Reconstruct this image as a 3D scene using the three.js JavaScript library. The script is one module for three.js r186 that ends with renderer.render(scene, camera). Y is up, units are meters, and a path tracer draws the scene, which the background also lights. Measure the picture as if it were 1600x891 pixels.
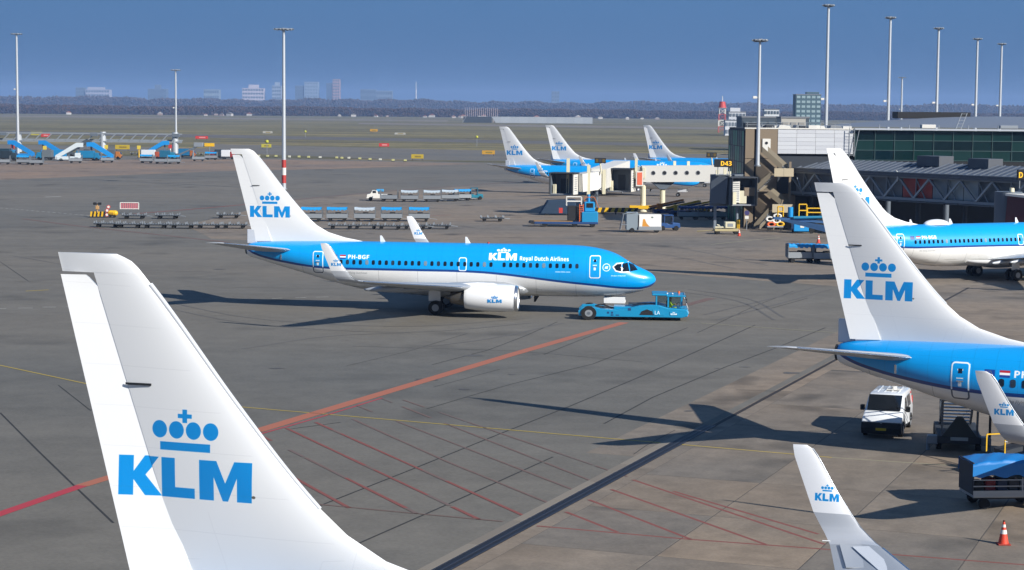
import * as THREE from 'three';
import { RoundedBoxGeometry } from 'three/addons/geometries/RoundedBoxGeometry.js';
import { mergeGeometries, toCreasedNormals } from 'three/addons/utils/BufferGeometryUtils.js';
import { MarchingCubes } from 'three/addons/objects/MarchingCubes.js';

// ---------- camera: on a terrace 15.7 m above the apron, long lens ----------
const scene = new THREE.Scene();
const camera = new THREE.PerspectiveCamera(16.37, 1600 / 891, 1, 20000);
camera.position.set(0, 15.66, 0);
camera.rotation.order = 'YXZ';
camera.rotation.set(-0.0884, 0, 0.00903);

// ---------- sky: clear spring air, paler towards the horizon ----------
const EXPO = 1.72;
{
  const w = 256, h = 512, d = new Float32Array(w * h * 4);
  const lin = c => Math.pow(c / 255, 2.2);
  const stops = [[0, 60, 95, 135], [1.2, 70, 107, 150], [3.2, 78, 118, 164], [8, 80, 119, 166], [25, 86, 122, 169], [90, 86, 116, 164]];
  for (let j = 0; j < h; j++) {
    const el = Math.max(0, ((j + .5) / h - .5) * 180);
    let i = 0; while (i < stops.length - 2 && stops[i + 1][0] < el) i++;
    const a = stops[i], b = stops[i + 1], t = Math.min(1, Math.max(0, (el - a[0]) / (b[0] - a[0])));
    for (let x = 0; x < w; x++) {
      const k = (j * w + x) * 4;
      for (let c = 0; c < 3; c++) d[k + c] = lin(a[c + 1] + (b[c + 1] - a[c + 1]) * t) / EXPO;
      d[k + 3] = 1;
    }
  }
  const t = new THREE.DataTexture(d, w, h, THREE.RGBAFormat, THREE.FloatType);
  t.mapping = THREE.EquirectangularReflectionMapping;
  t.magFilter = t.minFilter = THREE.LinearFilter; t.needsUpdate = true;
  scene.background = t; scene.environment = t;
}

// ---------- sun: from the right, behind the camera's right shoulder, 29 degrees up ----------
const sun = new THREE.DirectionalLight(new THREE.Color(1, .955, .88), 4.1);
sun.position.set(65 + 20, 48.8, 58.2 - 150); sun.target.position.set(20, 0, -150);
sun.castShadow = true; sun.shadow.mapSize.set(4096, 4096); sun.shadow.radius = 1;
Object.assign(sun.shadow.camera, { left: -260, right: 260, top: 300, bottom: -300, near: -500, far: 900 });
scene.add(sun, sun.target);

const renderer = new THREE.WebGLRenderer({ antialias: true });
renderer.toneMapping = THREE.LinearToneMapping;
renderer.toneMappingExposure = EXPO;
renderer.shadowMap.enabled = true;

// ---------- helpers ----------
let seed = 20240317;
const rnd = () => { seed = (seed * 1664525 + 1013904223) >>> 0; return seed / 4294967296; };
const rr = (a, b) => a + (b - a) * rnd();
const V = (x, y, z) => new THREE.Vector3(x, y, z);
const mats = {};
function M(col, rough = .6, metal = 0, extra) {
  const key = col + '|' + rough + '|' + metal + '|' + (extra ? JSON.stringify(extra) : '');
  if (!mats[key]) mats[key] = new THREE.MeshPhysicalMaterial(Object.assign({ color: new THREE.Color(col), roughness: rough, metalness: metal, side: THREE.DoubleSide }, extra || {}));
  return mats[key];
}
const used = {};
function numbered(n) { const k = used[n] || 0; used[n] = k + 1; return k ? n + '_' + String(k).padStart(3, '0') : n; }
function thing(name, label, category, [x, y, z] = [0, 0, 0], turn = 0, group) {
  const o = new THREE.Group(); o.name = numbered(name); o.position.set(x, y, z); o.rotation.y = turn;
  o.userData = { label, category }; if (group) o.userData.group = group;
  scene.add(o); return o;
}
function part(parent, name, geo, mat) {
  const m = new THREE.Mesh(geo, mat); m.name = name; m.castShadow = m.receiveShadow = true; parent.add(m); return m;
}
function struct(name, geo, mat, parent = scene) {
  const m = part(parent, name, geo, mat); if (parent === scene) { m.name = numbered(name); m.userData.kind = 'structure'; } return m;
}
function copyOf(o, label, [x, y, z], turn) {
  const c = o.clone(); c.name = numbered(o.name.replace(/_\d+$/, '')); c.position.set(x, y, z); c.rotation.y = turn;
  c.userData = { ...o.userData, label }; scene.add(c); return c;
}
const box = (w, h, d, x = 0, y = 0, z = 0) => new THREE.BoxGeometry(w, h, d).translate(x, y, z);
const rbox = (w, h, d, x = 0, y = 0, z = 0, r = .05) => new RoundedBoxGeometry(w, h, d, 2, Math.min(r, w / 2.1, h / 2.1, d / 2.1)).translate(x, y, z);
const cyl = (r1, r2, h, x = 0, y = 0, z = 0, n = 14) => new THREE.CylinderGeometry(r1, r2, h, n).translate(x, y, z);
const disc = (r, w, x, y, z, n = 20) => new THREE.CylinderGeometry(r, r, w, n).rotateX(Math.PI / 2).translate(x, y, z);   // axle along z
const sph = (r, x, y, z, sx = 1, sy = 1, sz = 1) => new THREE.SphereGeometry(r, 16, 12).scale(sx, sy, sz).translate(x, y, z);
function bar(p, q, r, n = 7) {
  const a = V(...p), b = V(...q), d = b.clone().sub(a), L = d.length();
  const g = new THREE.CylinderGeometry(r, r, L, n);
  g.applyQuaternion(new THREE.Quaternion().setFromUnitVectors(V(0, 1, 0), d.normalize()));
  return g.translate((a.x + b.x) / 2, (a.y + b.y) / 2, (a.z + b.z) / 2);
}
function beam(p, q, w, h) {           // rectangular bar from p to q
  const a = V(...p), b = V(...q), d = b.clone().sub(a), L = d.length();
  const m = new THREE.Matrix4().lookAt(V(0, 0, 0), d, Math.abs(d.y) / L > .99 ? V(1, 0, 0) : V(0, 1, 0));
  const g = new THREE.BoxGeometry(w, h, L); g.applyMatrix4(m);
  return g.translate((a.x + b.x) / 2, (a.y + b.y) / 2, (a.z + b.z) / 2);
}
function J(list) {
  const l = list.map(g => { const q = g.index ? g.toNonIndexed() : g; for (const k of Object.keys(q.attributes)) if (!['position', 'normal', 'uv'].includes(k)) q.deleteAttribute(k); return q; });
  return mergeGeometries(l);
}
function prism(pts, depth, bevel = 0, z0 = 0) {    // outline in x,y pushed along z, centred on z0
  const s = new THREE.Shape(pts.map(p => new THREE.Vector2(p[0], p[1])));
  const g = new THREE.ExtrudeGeometry(s, { depth: depth - 2 * bevel, bevelEnabled: bevel > 0, bevelSize: bevel, bevelThickness: bevel, bevelOffset: -bevel, bevelSegments: 2, curveSegments: 8 });
  return g.translate(0, 0, z0 - depth / 2 + bevel);
}
const ordinal = i => ['first', 'second', 'third', 'fourth', 'fifth', 'sixth', 'seventh', 'eighth', 'ninth', 'tenth', 'eleventh', 'twelfth', 'thirteenth', 'fourteenth', 'fifteenth', 'sixteenth', 'seventeenth', 'eighteenth', 'nineteenth', 'twentieth'][i];

// ---------- noise and textures ----------
const PERM = new Uint16Array(4096); for (let i = 0; i < 4096; i++) PERM[i] = (rnd() * 65536) | 0;
const hash2 = (x, y) => PERM[(x * 73 + PERM[y & 4095]) & 4095] / 65536;
function vnoise(x, y, px, py) {       // value noise, periodic with px, py cells
  const xi = Math.floor(x), yi = Math.floor(y), fx = x - xi, fy = y - yi;
  const u = fx * fx * (3 - 2 * fx), v = fy * fy * (3 - 2 * fy);
  const x0 = ((xi % px) + px) % px, x1 = (x0 + 1) % px, y0 = ((yi % py) + py) % py, y1 = (y0 + 1) % py;
  return (hash2(x0, y0) * (1 - u) + hash2(x1, y0) * u) * (1 - v) + (hash2(x0, y1) * (1 - u) + hash2(x1, y1) * u) * v;
}
function dataTex(n, rep, fn) {        // rep metres per tile
  const d = new Uint8Array(n * n * 4);
  for (let j = 0; j < n; j++) for (let i = 0; i < n; i++) {
    const c = fn(i / n, j / n, i, j), k = (j * n + i) * 4;
    d[k] = c[0]; d[k + 1] = c[1]; d[k + 2] = c[2]; d[k + 3] = 255;
  }
  const t = new THREE.DataTexture(d, n, n); t.colorSpace = THREE.SRGBColorSpace; t.wrapS = t.wrapT = THREE.RepeatWrapping;
  t.magFilter = THREE.LinearFilter; t.minFilter = THREE.LinearMipmapLinearFilter; t.generateMipmaps = true; t.repeat.set(1 / rep, 1 / rep); t.needsUpdate = true;
  return t;
}
const fbm = (u, v, base, oct, sx = 1, sy = 1) => { let s = 0, a = .5, f = base, n = 0; for (let o = 0; o < oct; o++) { const px = Math.round(f * sx), py = Math.round(f * sy); s += a * vnoise(u * px, v * py, px, py); n += a; a *= .55; f *= 2; } return s / n; };
function sheet(pts, y) {              // flat polygon [[x,z],...] with uv in metres
  const s = new THREE.Shape(pts.map(p => new THREE.Vector2(p[0], -p[1])));
  const g = new THREE.ShapeGeometry(s).rotateX(-Math.PI / 2).translate(0, y, 0);
  const p = g.attributes.position, uv = g.attributes.uv;
  for (let i = 0; i < p.count; i++) uv.setXY(i, p.getX(i), p.getZ(i));
  return g;
}
function strip(pts, w, y) {           // painted or sealed line along [[x,z],...]
  const pos = [], idx = [], uv = [];
  for (let i = 0; i < pts.length; i++) {
    const a = pts[Math.max(0, i - 1)], b = pts[Math.min(pts.length - 1, i + 1)];
    let dx = b[0] - a[0], dz = b[1] - a[1]; const L = Math.hypot(dx, dz); dx /= L; dz /= L;
    pos.push(pts[i][0] - dz * w / 2, y, pts[i][1] + dx * w / 2, pts[i][0] + dz * w / 2, y, pts[i][1] - dx * w / 2);
    uv.push(pos.at(-6), pos.at(-4), pos.at(-3), pos.at(-1));
    if (i) { const k = i * 2; idx.push(k - 2, k, k - 1, k - 1, k, k + 1); }
  }
  const g = new THREE.BufferGeometry(); g.setAttribute('position', new THREE.Float32BufferAttribute(pos, 3)); g.setAttribute('uv', new THREE.Float32BufferAttribute(uv, 2)); g.setIndex(idx);
  const nn = new Float32Array(pos.length); for (let i = 1; i < nn.length; i += 3) nn[i] = 1; g.setAttribute('normal', new THREE.BufferAttribute(nn, 3));
  return g;
}

// ---------- ground ----------
const clamp8 = v => Math.max(0, Math.min(255, v));
const texAsphalt = dataTex(2048, 190, (u, v) => {
  const c = fbm(u, v, 5, 4), s = fbm(u, v, 4, 4, 1.5, 14), f = fbm(u, v, 170, 3), g = hash2((u * 2048) | 0, (v * 2048) | 0);
  let k = 1 + (c - .5) * .17 + (s - .5) * .16 + (f - .5) * .13 + (g - .5) * .1;
  const st = fbm(u + .37, v + .11, 26, 3); if (st > .66) k *= 1 - (st - .66) * 1.0;      // oil stains
  const w = (c - .5) * 6;
  return [clamp8(99 * k + w), clamp8(95.5 * k), clamp8(88 * k - w)];
});
const texConcrete = dataTex(1024, 75, (u, v) => {
  const c = fbm(u, v, 4, 4), s = fbm(u, v, 3, 4, 2, 16), f = fbm(u, v, 110, 3), g = hash2((u * 1024) | 0, (v * 1024) | 0);
  let k = 1 + (c - .5) * .2 + (s - .5) * .2 + (f - .5) * .18 + (g - .5) * .1;
  const st = fbm(u + .6, v + .3, 18, 3); if (st > .64) k *= 1 - (st - .64) * 1.2;
  const w = (c - .5) * 14;
  return [clamp8(115 * k + w), clamp8(105.5 * k), clamp8(94 * k - w)];
});
const texGrass = dataTex(1024, 420, (u, v) => {
  const c = fbm(u, v, 4, 4), s = fbm(u, v, 4, 4, 1, 16), f = fbm(u, v, 90, 3), g = hash2((u * 1024) | 0, (v * 1024) | 0);
  const k = 1 + (c - .5) * .4 + (s - .5) * .5 + (f - .5) * .45 + (g - .5) * .25, b = Math.max(0, (s - .42) * 1.9);
  return [clamp8((88 + b * 42) * k), clamp8((84 + b * 26) * k), clamp8((50 + b * 26) * k)];
});
const texGrain = dataTex(512, 3, (u, v) => { const k = 128 + (fbm(u, v, 24, 4) - .5) * 200; return [k, k, k]; });
texGrain.colorSpace = THREE.NoColorSpace;
const mAsphalt = new THREE.MeshStandardMaterial({ map: texAsphalt, roughness: .88, bumpMap: texGrain, bumpScale: .006 });
const mConcrete = new THREE.MeshStandardMaterial({ map: texConcrete, roughness: .9, bumpMap: texGrain, bumpScale: .004 });
const mGrass = new THREE.MeshStandardMaterial({ map: texGrass, roughness: 1 });
const mTaxi = new THREE.MeshStandardMaterial({ map: texAsphalt, color: new THREE.Color(.8, .8, .84), roughness: .9 });
const mRunway = new THREE.MeshStandardMaterial({ map: texConcrete, color: new THREE.Color(1, 1.02, 1.04), roughness: .9 });

struct('ground', sheet([[-9000, 250], [9000, 250], [9000, -14000], [-9000, -14000]], -.02), mGrass);
struct('taxiway', sheet([[-351.25, -1236.59], [132.97, -921.42], [122.57, -849.17], [-311.75, -1097.44]], -.014), mTaxi);
struct('taxiway', sheet([[-127.32, -837.33], [-10.23, -757.68], [103.66, -717.77], [87.04, -602.31], [-31.6, -605.98], [-104.07, -684.37]], -.014), mAsphalt);
struct('taxiway', sheet([[-227.37, -800.14], [-113.65, -747.39], [-104.07, -684.37], [-200.98, -707.19]], -.014), mAsphalt);
struct('runway', sheet([[-841.52, -2963.86], [-89.68, -2723.57], [-80.67, -2450.23], [-762.84, -2686.65]], -.014), mRunway);
struct('runway', sheet([[-164.16, -2105.28], [271.07, -1880.85], [243.02, -1685.93], [-151.12, -1938.11]], -.014), mRunway);
const apron = struct('asphalt_apron', sheet([[-120, 60], [-157.36, -487.09], [-180.08, -633.56], [-75.53, -613.72], [18.15, -572.79], [104.97, -544.07], [174.27, -491.87], [160, 60]], -.008), mAsphalt);
const DR0 = [-2.31, -66.41], DRD = (() => { const b = [20.69, -125.75]; const d = [b[0] - DR0[0], b[1] - DR0[1]], L = Math.hypot(...d); return [d[0] / L, d[1] / L]; })();
const DRN = [-DRD[1], DRD[0]];        // to the right of the drain, over the stands
const dr = (s, t) => [DR0[0] + DRD[0] * s + DRN[0] * t, DR0[1] + DRD[1] * s + DRN[1] * t];
const stands = struct('concrete_apron', sheet([dr(-60, 0), dr(66, 0), dr(104, 0), [28.95, -178.64], [12.5, -193.18], [-7.46, -229.25], [-25.49, -231.26], [-35.87, -235.58], [-43.26, -261.92], [-37.76, -332.96], [-24.19, -372.2], [-2.9, -419.22], [47.87, -413.62], [103.08, -399.91], [140.44, -362.87], [140, -60], [100, 40]], -.004), mConcrete);
const mConcFar = new THREE.MeshStandardMaterial({ map: texConcrete, color: new THREE.Color(1.12, .99, .93), roughness: .9 });
struct('concrete_apron', sheet([[-142.89, -514.21], [-125.83, -572.48], [-73.67, -598.62], [-7.68, -571.01], [-46.33, -510.11], [-69.42, -487.37], [-107.45, -415.47], [-114.54, -402.64]], -.004), mConcFar);
struct('concrete_apron', sheet([dr(24, -3.1), dr(24, -.5), dr(110, -.5), dr(110, -3.1)], -.005), mConcrete);

// concrete slabs of the near stand, each laid on its own with a sealed joint round it
const tones = [0, 1, 2, 3, 4].map(i => new THREE.MeshStandardMaterial({ map: texConcrete, color: new THREE.Color(.95 + i * .025, .95 + i * .025, .95 + i * .024), roughness: .9, bumpMap: texGrain, bumpScale: .004 }));
const mSeal = M('#4f4a44', .9);
part(stands, 'joint_seal', sheet([dr(-40, 1), dr(58, 1), dr(58, 37), dr(-40, 37)], -.001), mSeal);
const slabAng = Math.atan2(-DRD[1], DRD[0]);
for (let i = 0; i < 13; i++) for (let j = 0; j < 7; j++) {
  const c = dr(-36.3 + i * 7.5, 3.55 + j * 5.1);
  const g = new RoundedBoxGeometry(7.45, .03, 5.05, 1, .008), p = g.attributes.position, uv = g.attributes.uv;
  const ox = rr(0, 60), oz = rr(0, 60);
  for (let k = 0; k < p.count; k++) uv.setXY(k, p.getX(k) + ox, p.getZ(k) + oz);
  const m = part(stands, 'concrete_slab', g, tones[(rnd() * 5) | 0]); m.position.set(c[0], -.011, c[1]); m.rotation.y = slabAng;
}
// slot drain: kerb stones, iron channel, cover rails
const mIron = M('#25262b', .55, .4), mKerb = M('#7c7468', .85);
for (let i = 0; i < 12; i++) { const m = part(stands, 'kerb_stone', rbox(4.36, .05, .42, 0, -.018, 0, .01), i % 3 ? mKerb : M('#736b60', .85)); const c = dr(-20 + i * 4.4, -.56); m.position.set(c[0], 0, c[1]); m.rotation.y = slabAng; }
part(stands, 'drain_channel', strip([dr(-30, 0), dr(34, 0)], .64, .008), mIron);
for (const t of [-.28, 0, .26]) part(stands, 'drain_rail', (() => { const g = box(64, .02, .07, 0, .012, 0), c = dr(2, t); return g.rotateY(slabAng).translate(c[0], 0, c[1]); })(), M('#41424a', .5, .6));
part(stands, 'drain_slot', strip([dr(33, .2), dr(120, .2)], .24, .003), M('#2a2421', .8));

// sealed joints in the asphalt
const joint = (pts, w = .085) => part(apron, 'joint_seal', strip(pts, w, 0), M('#2b2a29', .85));
joint([[-5.84, -69.52], [-2.47, -77.72], [1.93, -88.72]], .1);
joint([[-7.75, -76.59], [-4.38, -85.05], [-0.37, -95.38], [3.11, -104.14], [7.6, -116.05], [13.3, -132.08], [17.93, -145.14]], .1);
joint([[-10.9, -95.75], [-8.51, -98.07]]); joint([[-4.4, -102.78], [-2.16, -107.82], [0.05, -112.54], [5.03, -121.77], [8.64, -131.72], [12.8, -143]]);
joint([[-4.39, -110.94], [-0.69, -118.95]], .06); joint([[2.09, -126.38], [6.55, -140.4]]);
joint([[-10.05, -119.79], [-6.67, -127.42], [-3.11, -138.01]], .06); joint([[-4.87, -120.76], [-1.51, -128.49], [0.83, -136.35], [3.39, -146.11]]);
joint([[4.69, -98.42], [7.77, -107.71], [13.24, -121.12], [17.58, -130.97], [22.91, -143.83]], .1);
joint([[-26.07, -100.18], [-21.45, -89.01], [-17.74, -80.19], [-14.95, -73.62]], .09); joint([[-25.43, -110.36], [-21.63, -101.09]], .06);
joint([[-10.52, -129.91], [0.04, -128.26], [8.44, -122.95]], .05); joint([[-51.3, -197.91], [-43.03, -175.81]], .07); joint([[17.08, -160.43], [19.3, -158.54]], .05);
joint([[5.63, -89.58], [6.38, -92.05], [8.1, -96.62]], .05); joint([[13.19, -139.72], [19.69, -159.62], [24.7, -173.15]], .07);
joint([[20.73, -157.64], [24.98, -166.67]], .09); joint([[8.69, -79.8], [11.89, -77.73]], .06);
joint([[12.71, -111.01], [18.98, -109.64]], .06);

// painted lines
const paint = { red: M('#a5343c', .7), orange: M('#a06048', .75), hatch: M('#7b453c', .8), faded: M('#69544c', .8), worn: M('#665650', .85), yellow: M('#a8923c', .7), pale: M('#8b866f', .8), white: M('#a8a69f', .75), ghost: M('#77736a', .85) };
const line = (pts, w, c) => part(apron, 'painted_line', strip(pts, w, .005), paint[c]);
// old paint: short lengths, some scuffed thin, some worn off
function wornLine(pts, w, c) {
  for (let i = 0; i < pts.length - 1; i++) { const a = pts[i], b = pts[i + 1], L = Math.hypot(b[0] - a[0], b[1] - a[1]), n = Math.max(3, Math.round(L / 2.2)); let t = 0;
    while (t < 1) { const e = Math.min(1, t + rr(.5, 1.6) / n), at = q => [a[0] + (b[0] - a[0]) * q, a[1] + (b[1] - a[1]) * q], k = rnd(); if (k > .06) part(apron, 'painted_line', strip([at(t), at(e)], w * rr(.75, 1.05), .005), paint[k > .88 ? 'worn' : k > .72 && c === 'hatch' ? 'faded' : c]); t = e + (k > .9 ? .1 / n : 0); } }
}
line([[-20.35, -72.47], [-19.59, -75.08], [-17.71, -80.89]], .55, 'red'); line([[-17.71, -80.89], [-12.3, -94.71]], .62, 'orange');
line([[-12.35, -95.09], [-8.2, -105.53], [0.04, -126.23], [8.33, -146.09]], .78, 'orange');
line([[-12.01, -94.35], [-9.69, -99.66], [-6.99, -106.55]], .14, 'red');
for (const p of [[[-11.93, -93.79], [-3.59, -75.79]], [[-11.01, -96.14], [-1.17, -74.81]], [[-9.75, -98], [0.91, -74.78]], [[-9.55, -83.89], [-6.31, -76.78]]]) wornLine(p, .18, 'hatch');
for (const p of [[[-7.99, -99.13], [-2.78, -87.17], [1.9, -77.4]], [[-8.15, -103.68], [3.09, -79.95]], [[-6.98, -106.31], [3.79, -82.2]], [[-7.9, -77.6], [-4.9, -76.34], [-0.26, -74.5]], [[-5.81, -105.91], [5.02, -84.01]]]) wornLine(p, .15, 'faded');
for (const p of [[[2.18, -76.41], [4.02, -72.73]], [[3.18, -78.88], [6.64, -71.62]], [[4.19, -81.09], [9.29, -70.87]], [[5.22, -83.28], [11.46, -70.96]], [[6.74, -80.8], [11.5, -72.71]], [[1.02, -73.73], [6.56, -71.62], [11.49, -70.12], [18.75, -67.71]]]) line(p, .16, 'hatch');
line([[-34.12, -122.11], [-30.84, -118.64], [-23.94, -110.97], [-14.16, -102.87], [7.77, -92.48], [14.64, -89.21]], .15, 'yellow');
line([[14.64, -89.21], [23.68, -85.99]], .15, 'pale');
line([[14.02, -146.12], [23.17, -140.52]], .2, 'pale'); line([[-57.79, -212.42], [-34.7, -224.55]], .22, 'ghost'); line([[-44.3, -176.34], [-32.26, -173.04], [-22.33, -172.17], [-12.26, -171.94]], .18, 'ghost');
line([[-41.07, -166.65], [-39.44, -168]], .3, 'yellow');
for (const p of [[[-39.92, -151.92], [-39, -152]], [[-38.21, -152.56], [-37.09, -152.66]], [[-36.54, -153.46], [-35.51, -153.56]], [[-34.8, -154.12], [-33.77, -154.22]], [[-19.71, -162.14], [-18.91, -162.49]], [[-17.9, -162.86], [-17.04, -163.23]], [[-16.23, -163.58], [-15.25, -163.96]]]) line(p, .2, 'white');
{ // dotted service-road edges on the left
  const a = [-78.1, -301.73], b = [-59.01, -281.34], c = [-73.1, -282.37], d = [-52.64, -271];
  for (let i = 0; i < 18; i++) { const t = i / 18, u = t + .032; line([[a[0] + (b[0] - a[0]) * t, a[1] + (b[1] - a[1]) * t], [a[0] + (b[0] - a[0]) * u, a[1] + (b[1] - a[1]) * u]], .3, 'white'); }
  line([c, d], .25, 'ghost');
}
line([[-85.24, -356.14], [-58.01, -416.69]], .25, 'ghost'); line([[-80.04, -338.94], [-77.97, -341.87]], .8, 'white');
line([[-67.58, -273.32], [-56.88, -258.37], [-32.67, -229.17]], .75, 'faded'); line([[-55.18, -288.94], [-49.06, -303.07], [-42.6, -320.75]], .7, 'hatch');
line([[-38.03, -335.27], [-24.38, -375.08], [-2.93, -422.87], [14.32, -450.66]], .8, 'faded'); line([[-12.78, -290.87], [-9.1, -293.27]], .5, 'hatch');
for (const p of [[[-7.94, -270.4], [-3.44, -260.85]], [[-5.01, -277.09], [-0.07, -264.22]], [[-2.72, -272.75], [2.6, -276.72]]]) line(p, .2, 'ghost');
line([[14.1, -159.63], [16.8, -165.89]], .8, 'faded'); line([[33.59, -247.7], [23.36, -233.35]], .3, 'pale');

// tyre rubber left by tugs and aircraft
const tyre = (pts, w = .24) => { const c = new THREE.CatmullRomCurve3(pts.map(p => V(p[0], 0, p[1]))).getPoints(24).map(v => [v.x, v.z]); part(apron, 'tyre_mark', strip(c, w, .0025), M('#5b5854', .85)); };
for (const p of [[[-28.43, -159.4], [-17.95, -145.64], [-7.36, -142.18], [0.98, -148.16]], [[-28.19, -155.23], [-17.47, -141.76], [-7.17, -138.48], [1.44, -145.07]], [[-17.44, -127.99], [-12.31, -135.7], [-7.15, -138.08]], [[-51.97, -205.66], [-39.5, -190.44], [-28.62, -187.87]], [[14.52, -172.14], [18.61, -163.82], [19.84, -148.86]], [[15.52, -174.1], [19.68, -166.16], [20.82, -150.8]], [[14.84, -152.17], [21.44, -165.2], [28.17, -179.22]], [[15.45, -148.49], [22.08, -161.96], [28.43, -175.39]], [[-6.66, -128.79], [-1.72, -134.62], [3.8, -145.26]], [[-59.01, -364.62], [-35.8, -394.2], [-15.07, -460.02]], [[-58.4, -353.74], [-34.67, -381.8], [-11.89, -452.23]], [[-89.17, -344.64], [-80.69, -383.78], [-60.35, -423.63]], [[1.46, -232.66], [12.98, -223.45], [22.36, -197.42]], [[6.23, -242.64], [16.5, -232.44], [26.14, -201.93]]]) tyre(p);
for (let i = 0; i < 26; i++) { const c = i % 2 ? [rr(-15, 22), rr(-130, -75)] : [rr(-30, 45), rr(-280, -150)], r = rr(.12, .5), pts = []; for (let k = 0; k < 10; k++) { const a = k / 10 * 6.283, q = r * rr(.6, 1.3); pts.push([c[0] + Math.cos(a) * q * 1.6, c[1] + Math.sin(a) * q]); } part(apron, 'oil_spot', sheet(pts, .0035), M(i % 3 ? '#55524e' : '#4a4744', .7)); }

// ---------- aircraft: local x forward from the nose tip, y up from the ground, z to starboard ----------
const BLUE = '#0097de', NAVY = '#0a3d82', LOGO = '#0085cc';
const KEY = [[0, 2.72, 2.72, 0], [.1, 2.98, 2.46, .28], [.3, 3.18, 2.25, .5], [.7, 3.42, 2.0, .78], [1.2, 3.64, 1.8, 1.02], [1.7, 3.88, 1.67, 1.2], [2.3, 4.24, 1.55, 1.37], [2.9, 4.6, 1.46, 1.51], [3.6, 4.88, 1.4, 1.64], [4.6, 5.12, 1.34, 1.76], [5.8, 5.26, 1.31, 1.85], [7.5, 5.31, 1.3, 1.88], [13, 5.31, 1.3, 1.88], [19.5, 5.31, 1.3, 1.88], [21, 5.31, 1.36, 1.88], [22.5, 5.31, 1.53, 1.87], [24, 5.31, 1.82, 1.83], [25.5, 5.3, 2.19, 1.74], [27, 5.28, 2.6, 1.58], [28.5, 5.25, 3.02, 1.36], [30, 5.2, 3.43, 1.05], [31.2, 5.13, 3.78, .72], [31.9, 4.98, 4.0, .46], [32.12, 4.82, 4.2, .28], [32.18, 4.55, 4.5, .04]];
function stretch(key, plus) { return plus ? key.map(k => [k[0] + (k[0] > 13.5 ? 5.84 : k[0] > 12 ? 3 : 0), k[1], k[2], k[3]]) : key; }
function hermite(key, c) {             // monotone cubic through the stations
  const n = key.length, x = key.map(k => k[0]), y = key.map(k => k[c]), d = [], m = [];
  for (let i = 0; i < n - 1; i++) d.push((y[i + 1] - y[i]) / (x[i + 1] - x[i]));
  for (let i = 0; i < n; i++) m.push(i === 0 ? d[0] : i === n - 1 ? d[n - 2] : d[i - 1] * d[i] <= 0 ? 0 : 2 * d[i - 1] * d[i] / (d[i - 1] + d[i]));
  return a => { let i = 0; while (i < n - 2 && a > x[i + 1]) i++; const h = x[i + 1] - x[i], t = Math.min(1, Math.max(0, (a - x[i]) / h)), t2 = t * t, t3 = t2 * t;
    return (2 * t3 - 3 * t2 + 1) * y[i] + (t3 - 2 * t2 + t) * h * m[i] + (-2 * t3 + 3 * t2) * y[i + 1] + (t3 - t2) * h * m[i + 1]; };
}
function body(plus) {
  const key = stretch(KEY, plus), top = hermite(key, 1), bot = hermite(key, 2), hw = hermite(key, 3), L = key.at(-1)[0];
  const S = (a, phi, s, off = 0) => { const t = top(a), b = bot(a), zc = (t + b) / 2, hz = (t - b) / 2 + off, w = hw(a) + off; return [-a, zc + hz * Math.cos(phi), s * w * Math.sin(phi)]; };
  const phiAt = (a, y) => { const t = top(a), b = bot(a); return Math.acos(Math.max(-1, Math.min(1, (y - (t + b) / 2) / ((t - b) / 2)))); };
  return { top, bot, hw, L, S, phiAt };
}
const ZT = 5.5, ZB = 1.2;
function sideUV(L, a, y, s) { const v = (y - ZB) / (ZT - ZB); return s > 0 ? [1 - a / L, .5 + v * .5] : [a / L, v * .5]; }
function gridGeo(rows, uvs) {
  const nr = rows.length, nc = rows[0].length, pos = [], uv = [], idx = [];
  for (let i = 0; i < nr; i++) for (let j = 0; j < nc; j++) { pos.push(...rows[i][j]); uv.push(...uvs[i][j]); }
  for (let i = 0; i < nr - 1; i++) for (let j = 0; j < nc - 1; j++) { const k = i * nc + j; idx.push(k, k + nc, k + 1, k + 1, k + nc, k + nc + 1); }
  const g = new THREE.BufferGeometry(); g.setAttribute('position', new THREE.Float32BufferAttribute(pos, 3)); g.setAttribute('uv', new THREE.Float32BufferAttribute(uv, 2)); g.setIndex(idx); g.computeVertexNormals(); return g;
}
function flipGeo(g) { const i = g.index.array; for (let k = 0; k < i.length; k += 3) { const t = i[k]; i[k] = i[k + 1]; i[k + 1] = t; } g.computeVertexNormals(); return g; }
function fuselageGeo(B) {
  const st = []; for (let i = 0; i <= 26; i++) st.push(3.6 * Math.pow(i / 26, 1.7)); for (let a = 4.1; a < B.L - 1.1; a += .5) st.push(a); for (let i = 0; i <= 9; i++) st.push(B.L - 1.05 * (1 - i / 9));
  const halves = [1, -1].map(s => {
    const rows = st.map(a => Array.from({ length: 25 }, (_, j) => B.S(a, Math.PI * j / 24, s)));
    const uvs = rows.map((r, i) => r.map(p => sideUV(B.L, st[i], p[1], s)));
    let g = gridGeo(rows, uvs); if (s > 0) g = flipGeo(g);
    const n = g.attributes.normal, p = g.attributes.position;
    for (let k = 0; k < n.count; k++) { const j = k % 25; if (j === 0 || j === 24) { const v = V(n.getX(k), n.getY(k), 0); if (v.length() < .01) v.set(1, 0, 0); v.normalize(); n.setXYZ(k, v.x, v.y, v.z); } const nv = V(n.getX(k), n.getY(k), n.getZ(k)); if (nv.length() < .5) n.setXYZ(k, 1, 0, 0); }
    return g;
  });
  return J(halves);
}
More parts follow.
